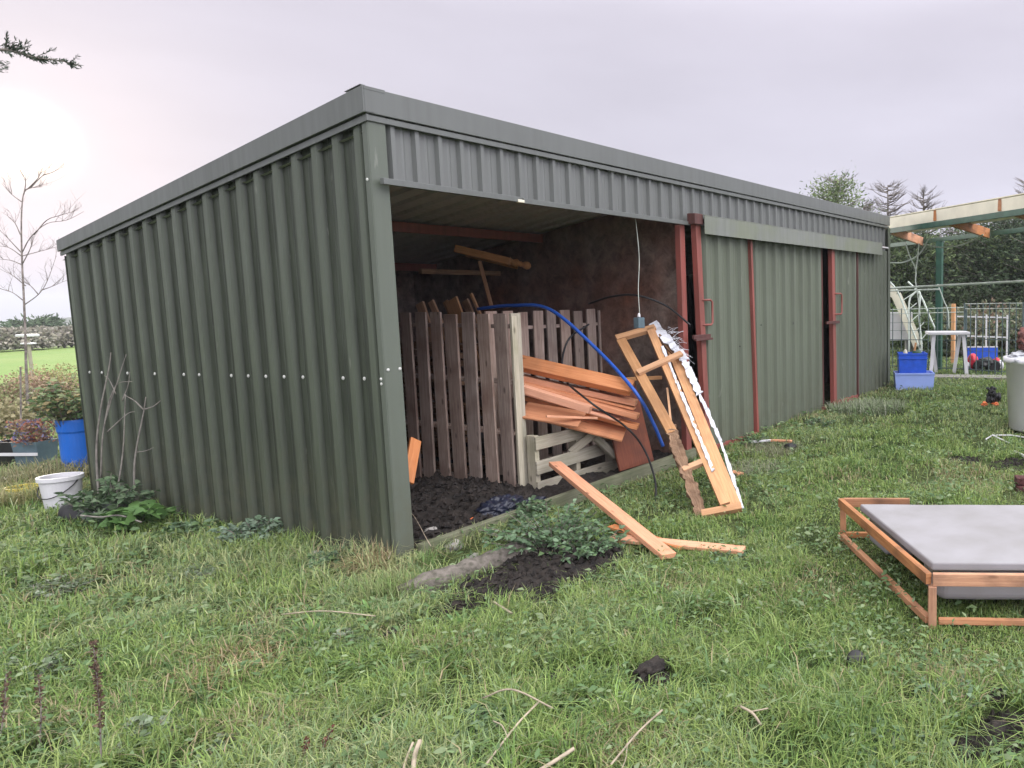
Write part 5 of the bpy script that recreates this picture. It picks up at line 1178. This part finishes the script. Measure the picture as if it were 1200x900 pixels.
for i in range(260):   # lower drooping spray and dense inner tuft
    q = dp(random.uniform(-40, 8), random.uniform(70, 84), 2.6); PP.append(tuple(q)); DD.append(tuple(Vector(RT)*1.0-Vector(UPV)*.5+Vector((random.uniform(-.4, .4),)*3)))
mb.build('twigs', M['bark'], con); n = len(PP); L = rng.uniform(.008, .018, n)
np_mesh('needles', *leaves(np.array(PP), np.array(DD), rdir(n, -1, 1), L, L*.22, jitc((.06, .085, .06), n, .3)), M['leafdark'], con)

# ------------------------------------------------------------------ pergola
z1 = 2.70
def hp(px, py, z): return at(px, py, 2, z)
F0 = dp(1043, 271, 12.0); F1 = dp(1200, 247.5, 9.3); F0.z = F1.z = (F0.z+F1.z)/2; fdir = (F1-F0).normalized(); F2 = F0+fdir*6.5; F00 = F0-fdir*.05
K0 = dp(1043, 293, 15.5); K1 = dp(1200, 268, 11.9); K0.z = K1.z = F0.z; kd = (K1-K0).normalized(); K2 = K0+kd*7.5; K00 = K0-kd*1.5
pg = empty('pergola', Vector((F0.x, F0.y, float(gz(F0.x, F0.y)))), 'green framed pergola with cream roof edge and timber joists behind the shed', 'pergola')
MB().bar(F00, F2, .05, .075).build('front_beam', M['green_steel'], pg); MB().bar(K00, K2, .05, .075).build('back_beam', M['green_steel'], pg)
mb = MB(); mb.bar(F00+Z*.12, F2+Z*.12, .03, .16); mb.build('roof_edge', M['cream'], pg)
def pxof(q): v = np.array(q)-CAM; return PPX+FPX*(v@RT)/(v@FW)
def on_beam(A, B, px): return min((A.lerp(B, i/300) for i in range(-60, 301)), key=lambda q: abs(pxof(q)-px))
mb = MB(); a, b_, c, d = F00+Z*.215, F2+Z*.215, F2.lerp(K2, .72)+Z*.10, F00.lerp(K0-kd*.05, .60)+Z*.10
t4 = Vector((0, 0, .012)); mb.hexa([a, d, d+t4, a+t4, b_, c, c+t4, b_+t4]); mb.build('roof_sheet', M['cream'], pg)
for p0_, p1_ in ((1030, 1081), (1097, 1159), (1172, 1240), (1250, 1325)):
    a = on_beam(F0, F2, p0_); b_ = on_beam(K0, K2, p1_); dj = (b_-a).normalized()
    MB().bar(a+Z*.125-dj*.03, b_-Z*.0-dj*.05, .05, .15).build('joist', M['wood_frame'], pg)
pp = dp(1101, 292, 1); tt = 0
# post under the back beam where seen at px 1101
best = min((K0.lerp(K2, i/200) for i in range(200)), key=lambda q: abs((PPX+FPX*((np.array(q)-CAM)@RT)/((np.array(q)-CAM)@FW))-1101))
for bpnt in (best, best+kd*3.2): MB().bar(Vector((bpnt.x, bpnt.y, float(gz(bpnt.x, bpnt.y)))), bpnt-Z*.03, .11, .11, up=(0, 1, 0)).build('post', M['green_steel'], pg)
fp = F2-fdir*1.2; MB().bar(Vector((fp.x, fp.y, float(gz(fp.x, fp.y)))), fp-Z*.03, .09, .09, up=(0, 1, 0)).build('post', M['green_steel'], pg)
# cords
def cord(P_, r, lb, nm='cord', mat='cord'): tag(MB().tube(smoothpath(P_, 6), r, 6).build(nm, M[mat], None, smooth=True), lb, 'cord', 'cords hanging at the pergola')
cord([dp(1041, 308, 12.2), dp(1060, 307, 12.2), dp(1078, 297, 12.2), dp(1091, 275, 12.0)], .012, 'thick pale cord sagging from the shed corner to the pergola beam')
cord([dp(1082, 286, 12.4), dp(1105, 290, 12.3), dp(1130, 286, 12.0), dp(1152, 275, 11.6)], .012, 'pale cord sagging between two joists')
cord([dp(1061, 284, 12.4), dp(1066, 300, 12.4), dp(1073, 316, 12.4), dp(1073, 330, 12.4), dp(1076, 350, 12.4), dp(1078, 370, 12.4)], .010, 'knotted cord hanging straight down beside the ladder')
cord([dp(1077, 285, 12.4), dp(1075, 305, 12.4), dp(1073, 318, 12.4)], .010, 'short cord tied into the knotted one')
cord([dp(1099, 333, 12.9), dp(1106, 352, 12.9), dp(1111, 365, 12.9), dp(1112, 385, 12.9)], .010, 'thin cord hanging down in front of the green post')
mb = MB().tube([dp(1038, 338, 13.0), dp(1210, 329, 10.8)], .018, 8); tag(mb.build('rail_pole', M['cord'], None), 'long pale horizontal pole in front of the dark evergreens', 'pole')
mb = MB().tube([dp(1038, 341, 13.1), dp(1101, 339, 12.9)], .014, 8); tag(mb.build('rail_pole', M['cord'], None), 'short pale pole just under the long one, ending at the green post', 'pole')
# fence -----------------------------------------------------------------
def gatz(p): return Vector((p.x, p.y, float(gz(p.x, p.y))))
def fence(d0, d1, px0, px1, topy0, topy1, sp, label, rail_y=(), r=.010, extra=6):
    A = gatz(dp(px0, 400, d0)); B = gatz(dp(px1, 400, d1)); zt0 = CAM[2]+d0*ray(px0, topy0)[2]; zt1 = CAM[2]+d1*ray(px1, topy1)[2]
    root = empty('mesh_fence', A, label, 'fence'); L = (B-A).length; n = int(L/sp); mb = MB()
    for i in range(n+1):
        p = A.lerp(B, i/n); zz = zt0+(zt1-zt0)*i/n; mb.tube([p, Vector((p.x, p.y, zz+.015))], r*(1.0 if i % 9 else 1.8), 6)
    mb.build('uprights', M['fence'], root)
    for f_ in (1.0, .93, .5, .06)[:4]:
        a = A.copy(); a.z = A.z+(zt0-A.z)*f_; b_ = B.copy(); b_.z = B.z+(zt1-B.z)*f_; MB().tube([a, b_], r*.8, 6).build('rail', M['cord'] if f_ > .9 else M['fence'], root)
    mb = MB()
    for f_ in (.2, .33, .65, .78):
        a = A.copy(); a.z = A.z+(zt0-A.z)*f_; b_ = B.copy(); b_.z = B.z+(zt1-B.z)*f_; mb.tube([a, b_], r*.35, 4)
    mb.build('mesh_wires', M['fence'], root)
fence(14.5, 13.6, 1036, 1132, 363, 360, .17, 'green bar fence panel behind the blue crates')
fence(13.6, 12.4, 1130, 1215, 356, 355, .14, 'finer bar fence panel at the right edge')
# second low white fence behind
A = gatz(dp(1120, 400, 16.5)); B = gatz(dp(1180, 400, 16)); r2_ = empty('white_fence', A, 'low white garden fence seen behind the bar fence', 'fence')
for f_ in (.9, .5): MB().bar(A+Z*1.05*f_, B+Z*1.05*f_, .02, .03).build('rail', M['plastic_white'], r2_)
mb = MB()
for i in range(6): p = A.lerp(B, i/5); mb.bar(p, p+Z*1.0, .03, .03, up=(0, 1, 0))
mb.build('uprights', M['plastic_white'], r2_)
p = gatz(dp(1117, 400, 15.2)); tag(MB().bar(p, Vector((p.x, p.y, CAM[2]+15.2*ray(1117, 356)[2])), .09, .07, up=(0, 1, 0)).build('fence_post', M['wood_new'], None, bevel=.005), 'pale timber post standing behind the white table', 'post')
# blue crates
def gdepth(px, py): p = gp(px, py); return float((np.array(p)-CAM)@FW)
dA = gdepth(1072, 458); sclA = dA/FPX
p = gp(1072, 457); lo = empty('pale_blue_box', p, 'pale blue plastic storage box on the grass by the shed corner', 'box')
openbox(p+g_v*.2, g_u, g_v, 47*sclA, .40, 20*sclA, M['plastic_lblue'], lo)
MB().bar(p+g_v*.2-g_u*23.5*sclA-g_v*.205+Z*19*sclA, p+g_v*.2+g_u*23.5*sclA-g_v*.205+Z*19*sclA, .015, .02).build('rim', M['plastic_lblue'], lo)
q = p+g_v*.2+Z*(20*sclA-.10)-g_u*2*sclA; up_c = empty('blue_crate', q, 'bright blue crate stacked in the pale blue box', 'crate')
openbox(q, g_u, g_v, 34*sclA, .34, 31*sclA, M['crate_blue'], up_c)
for zf in (.80, .97): MB().bar(q-g_u*17.3*sclA-g_v*.175+Z*31*sclA*zf, q+g_u*17.3*sclA-g_v*.175+Z*31*sclA*zf, .012, .018).build('rim', M['crate_blue'], up_c)
lump('pale_bottle', q+Z*.36-g_u*.10, .06, M['cream'], 'cream coloured bottle top poking out of the blue crate', 'bottle', 3, (.6, .6, 1.6), 3, .1)
lump('green_bundle', q+Z*.36+g_u*.08, .09, M['green_steel'], 'dark green bundle in the top of the blue crate', 'bundle', 4, (1.2, .9, .8), 3, .4)
plank('garden_tool', q+Z*.3+g_u*.02, q+Z*.55+g_u*.06, .03, .03, M['wood_new'], 'short wooden tool handle sticking up from the blue crate', 'tool')
# table
def gd(px, depth): return gatz(dp(px, 400, depth))
tb = gd(1110, 13.4); root = empty('white_table', tb, 'white folding table behind the bar fence', 'table'); zt = CAM[2]+13.4*ray(1110, 390)[2]; sp = 13.4/FPX
tt_ = Vector((tb.x, tb.y, zt)); MB().bar(tt_-g_u*24*sp, tt_+g_u*24*sp, .5, .05).build('tabletop', M['plastic_white'], root, bevel=.01)
for sx in (-1, 1):
    for sv in (-1, 1):
        a = tt_+g_u*sx*17*sp+g_v*sv*.18-Z*.02; b_ = tb+g_u*sx*21*sp*(1 if sv < 0 else .5)+g_v*sv*.22; b_.z = float(gz(b_.x, b_.y)); MB().bar(a, b_, .06, .03, up=g_v).build('leg', M['plastic_white'], root)
# white tub on a stand, behind fence
p = gd(1050, 15.5); zt = CAM[2]+15.5*ray(1050, 366)[2]; sp = 15.5/FPX; zb = CAM[2]+15.5*ray(1050, 398)[2]
wt = empty('white_tub', p, 'white plastic tub on a stand behind the fence beside the shed', 'tub')
o = openbox(Vector((p.x, p.y, zb)), g_u, g_v, 36*sp, .5, zt-zb, M['plastic_white'], wt)
for sx in (-1, 1): MB().bar(Vector((p.x, p.y, p.z))+g_u*sx*.22, Vector((p.x, p.y, zb))+g_u*sx*.22, .04, .4, up=g_v).build('stand', M['grey_pl'], wt)
# tubular slide/ladder frame
ld = empty('climbing_frame', gd(1080, 14.9), 'pale tubular climbing frame with a slide behind the fence', 'climbing frame')
for L_ in ([(1036, 324), (1052, 342), (1066, 378), (1078, 410), (1084, 432)], [(1064, 330), (1078, 345), (1090, 372), (1098, 390), (1103, 400)], [(1066, 432), (1065, 360), (1070, 345), (1078, 343), (1077, 372), (1080, 405), (1078, 432)]):
    MB().tube(smoothpath([dp(a, b_, 14.9) for a, b_ in L_], 6), .018, 8).build('tube', M['cord'], ld, smooth=True)
P_ = [dp(a, b_, 15.1) for a, b_ in ((1040, 338), (1050, 345), (1062, 372), (1076, 405))]
mb = MB()
for a, b_ in zip(P_[:-1], P_[1:]): mb.bar(a, b_, .20, .03, up=-g_v)
mb.build('slide', M['cream'], ld)
for i in range(5):
    t_ = .15+.17*i; a = dp(1052+24*t_, 342+78*t_, 14.9); b_ = dp(1066+26*t_, 334+66*t_, 14.9); MB().tube([a, b_], .01, 6).build('rung', M['cord'], ld)
# blue tray with red machine
p = gd(1154, 13.9); sp = 13.9/FPX; bx = empty('blue_tray', p, 'blue flat panel standing behind the red and black machine', 'panel'); MB().bar(p-g_u*18*sp+Z*.22+g_v*.2, p+g_u*18*sp+Z*.22+g_v*.2, .03, .40).build('panel', M['crate_blue'], bx); MB().bar(p-g_u*18*sp+Z*.43+g_v*.2, p+g_u*18*sp+Z*.43+g_v*.2, .04, .02).build('edge', M['plastic_white'], bx)
mc = empty('red_black_machine', p, 'small machine with red and white ends and black middle on the ground behind the fence', 'machine')
lump('red_cover', p-g_u*15*sp+Z*.19-g_v*.1, .13, M['redpl'], '', '', 1, (.8, .8, 1.1), 4, .12, parent=mc)
lump('motor', p+g_u*1*sp+Z*.15-g_v*.1, .16, M['black'], '', '', 2, (1.3, .9, .75), 4, .35, parent=mc)
lump('red_guard', p+g_u*13*sp+Z*.15-g_v*.1, .09, M['redpl'], '', '', 3, (1.0, .8, 1.2), 4, .15, parent=mc)
lump('white_guard', p+g_u*16*sp+Z*.12-g_v*.12, .10, M['plastic_white'], '', '', 4, (.9, .8, .9), 4, .15, parent=mc)
lump('white_guard', p-g_u*21*sp+Z*.12-g_v*.12, .08, M['plastic_white'], '', '', 5, (.9, .8, .8), 4, .15, parent=mc)
for sx in (-9, 9): MB().lathe([(.09, -.02), (.11, -.015), (.11, .015), (.09, .02)], p+g_u*sx*sp+Z*.11-g_v*.22, g_v, 24).build('wheel', M['black'], mc)
# pale slab path behind the fence
mb = MB(); a, b_ = gd(1090, 13.1), gd(1200, 12.4); mb.bar(a+Z*.012, b_+Z*.012, .5, .05); tag(mb.build('path', plain('path_slab', (.30, .28, .27), .9), None), kind='structure')
# low shrub clumps beyond fence
random.seed(12)
for px, dpt, lb, cl in ((1065, 17.5, 'low green bush behind the white tub', [(.10, .15, .07), (.14, .2, .09)]), (1130, 17.5, 'grey green bush behind the pale timber post', [(.16, .19, .11), (.22, .22, .14)]), (1160, 18, 'reddish brown bush beyond the white fence', [(.22, .15, .11), (.18, .2, .12)]), (1195, 17.5, 'green bush at the right edge beyond the fence', [(.12, .17, .09), (.2, .2, .13)]), (1100, 18, 'dark bush behind the white table', [(.09, .13, .07), (.14, .17, .1)])):
    bush('garden_bush', px, 400, dpt, 1.0, 1.15, cl, lb, 2600, .09, group='low bushes beyond the fence')
# black gadget with orange
p = gp(1163, 477); gg = empty('black_orange_toy', p, 'small black and orange object standing on the grass near the white bin', 'toy')
sp = gdepth(1163, 477)/FPX
lump('body', p+Z*11*sp, 6*sp, M['black'], '', '', 2, (1.0, .9, 1.4), 4, .9, parent=gg); lump('head', p+Z*20*sp-g_u*1*sp, 4.5*sp, M['black'], '', '', 3, (1.3, 1, .8), 4, .9, parent=gg)
lump('arm', p+Z*12*sp+g_u*7*sp, 3*sp, M['black'], '', '', 5, (1, 1, 1.6), 3, .3, parent=gg)
for dx in (-9, 2): lump('foot', p+Z*4*sp+g_u*dx*sp-g_v*.03, 3.6*sp, M['orangepl'], '', '', 4+dx, (1.5, 1, .6), 4, .8, parent=gg)
# white bin right edge
p = gp(1216, 503); sp = gdepth(1216, 503)/FPX; wb = empty('white_bin', p, 'large white plastic bin cut by the right edge of the picture', 'bin')
MB().lathe([(30*sp, 0), (33*sp, .02), (38*sp, 78*sp), (41*sp, 79*sp), (41*sp, 85*sp), (36*sp, 85*sp), (35*sp, 70*sp), (.001, 68*sp)], p, (0, 0, 1), 40).build('body', M['bin'], wb, smooth=True)
lump('white_sheet', p+Z*84*sp-g_u*12*sp, 24*sp, M['plastic_film'], 'crumpled white sheet lying on top of the white bin', 'sheet', 4, (1.2, 1, .35), 4, .4)
lump('cloth_bundle', p+Z*104*sp-g_u*14*sp, 17*sp, M['cloth'], 'brown cloth bundle on top of the white bin at the right edge', 'cloth', 7, (1.1, .8, .7), 4, .5)
lump('red_cloth', p+Z*116*sp-g_u*10*sp, 7*sp, M['clothpink'], 'pinkish red cloth on the brown bundle above the white bin', 'cloth', 8, (1.0, .8, .8), 4, .3)
# bricks, white pipes
p = gp(1196, 576); sp = gdepth(1196, 576)/FPX
for k, lb in ((0, 'lower dark brick of the pair at the right edge'), (1, 'upper dark brick of the pair at the right edge')):
    tag(MB().bar(p-g_u*6*sp+Z*(.03+.062*k)+g_v*.01*k, p+g_u*.18+Z*(.03+.062*k), .11, .056).build('dark_brick', M['brick'], None, bevel=.005), lb, 'brick', 'bricks at the right edge')
tag(MB().tube([gp(1155, 515, .03), gp(1163, 510, .04), gp(1182, 519, .03)], .008, 8).build('white_pipe', M['plastic_white'], None), 'bent thin white pipe lying on the grass by the white bin', 'pipe')
tag(MB().tube([gp(1163, 510, .04), gp(1185, 510, .04), gp(1210, 514, .04)], .007, 8).build('white_pipe', M['plastic_white'], None), 'straight thin white pipe crossing the bent one', 'pipe')
tag(MB().bar(gp(1188, 529, .02), gp(1204, 536, .02), .03, .02).build('white_strip', M['plastic_white'], None), 'short white plastic strip on the bare ground', 'strip')

# ------------------------------------------------------------------ air
hm = bpy.data.materials.new('haze'); hm.use_nodes = True; t = hm.node_tree; t.nodes.remove(t.nodes['Principled BSDF'])
pv = t.nodes.new('ShaderNodeVolumePrincipled'); pv.inputs['Color'].default_value = (.86, .88, .94, 1); pv.inputs['Density'].default_value = .0011; pv.inputs['Anisotropy'].default_value = .2
t.links.new(pv.outputs[0], t.nodes['Material Output'].inputs['Volume'])
MBh = MB(); zlo = float(hz.min())-1
for f_ in (((-3010, -410, zlo), (-3010, -410, 14), (-3010, 3510, 14), (-3010, 3510, zlo)), ((3010, -410, zlo), (3010, 3510, zlo), (3010, 3510, 14), (3010, -410, 14)),
           ((-3010, -410, zlo), (3010, -410, zlo), (3010, -410, 14), (-3010, -410, 14)), ((-3010, 3510, zlo), (-3010, 3510, 14), (3010, 3510, 14), (3010, 3510, zlo)),
           ((-3010, -410, zlo), (-3010, 3510, zlo), (3010, 3510, zlo), (3010, -410, zlo)), ((-3010, -410, 14), (3010, -410, 14), (3010, 3510, 14), (-3010, 3510, 14))): MBh.face(f_)
ho = MBh.build('haze', hm); tag(ho, kind='stuff')
sc.cycles.volume_bounces = 0
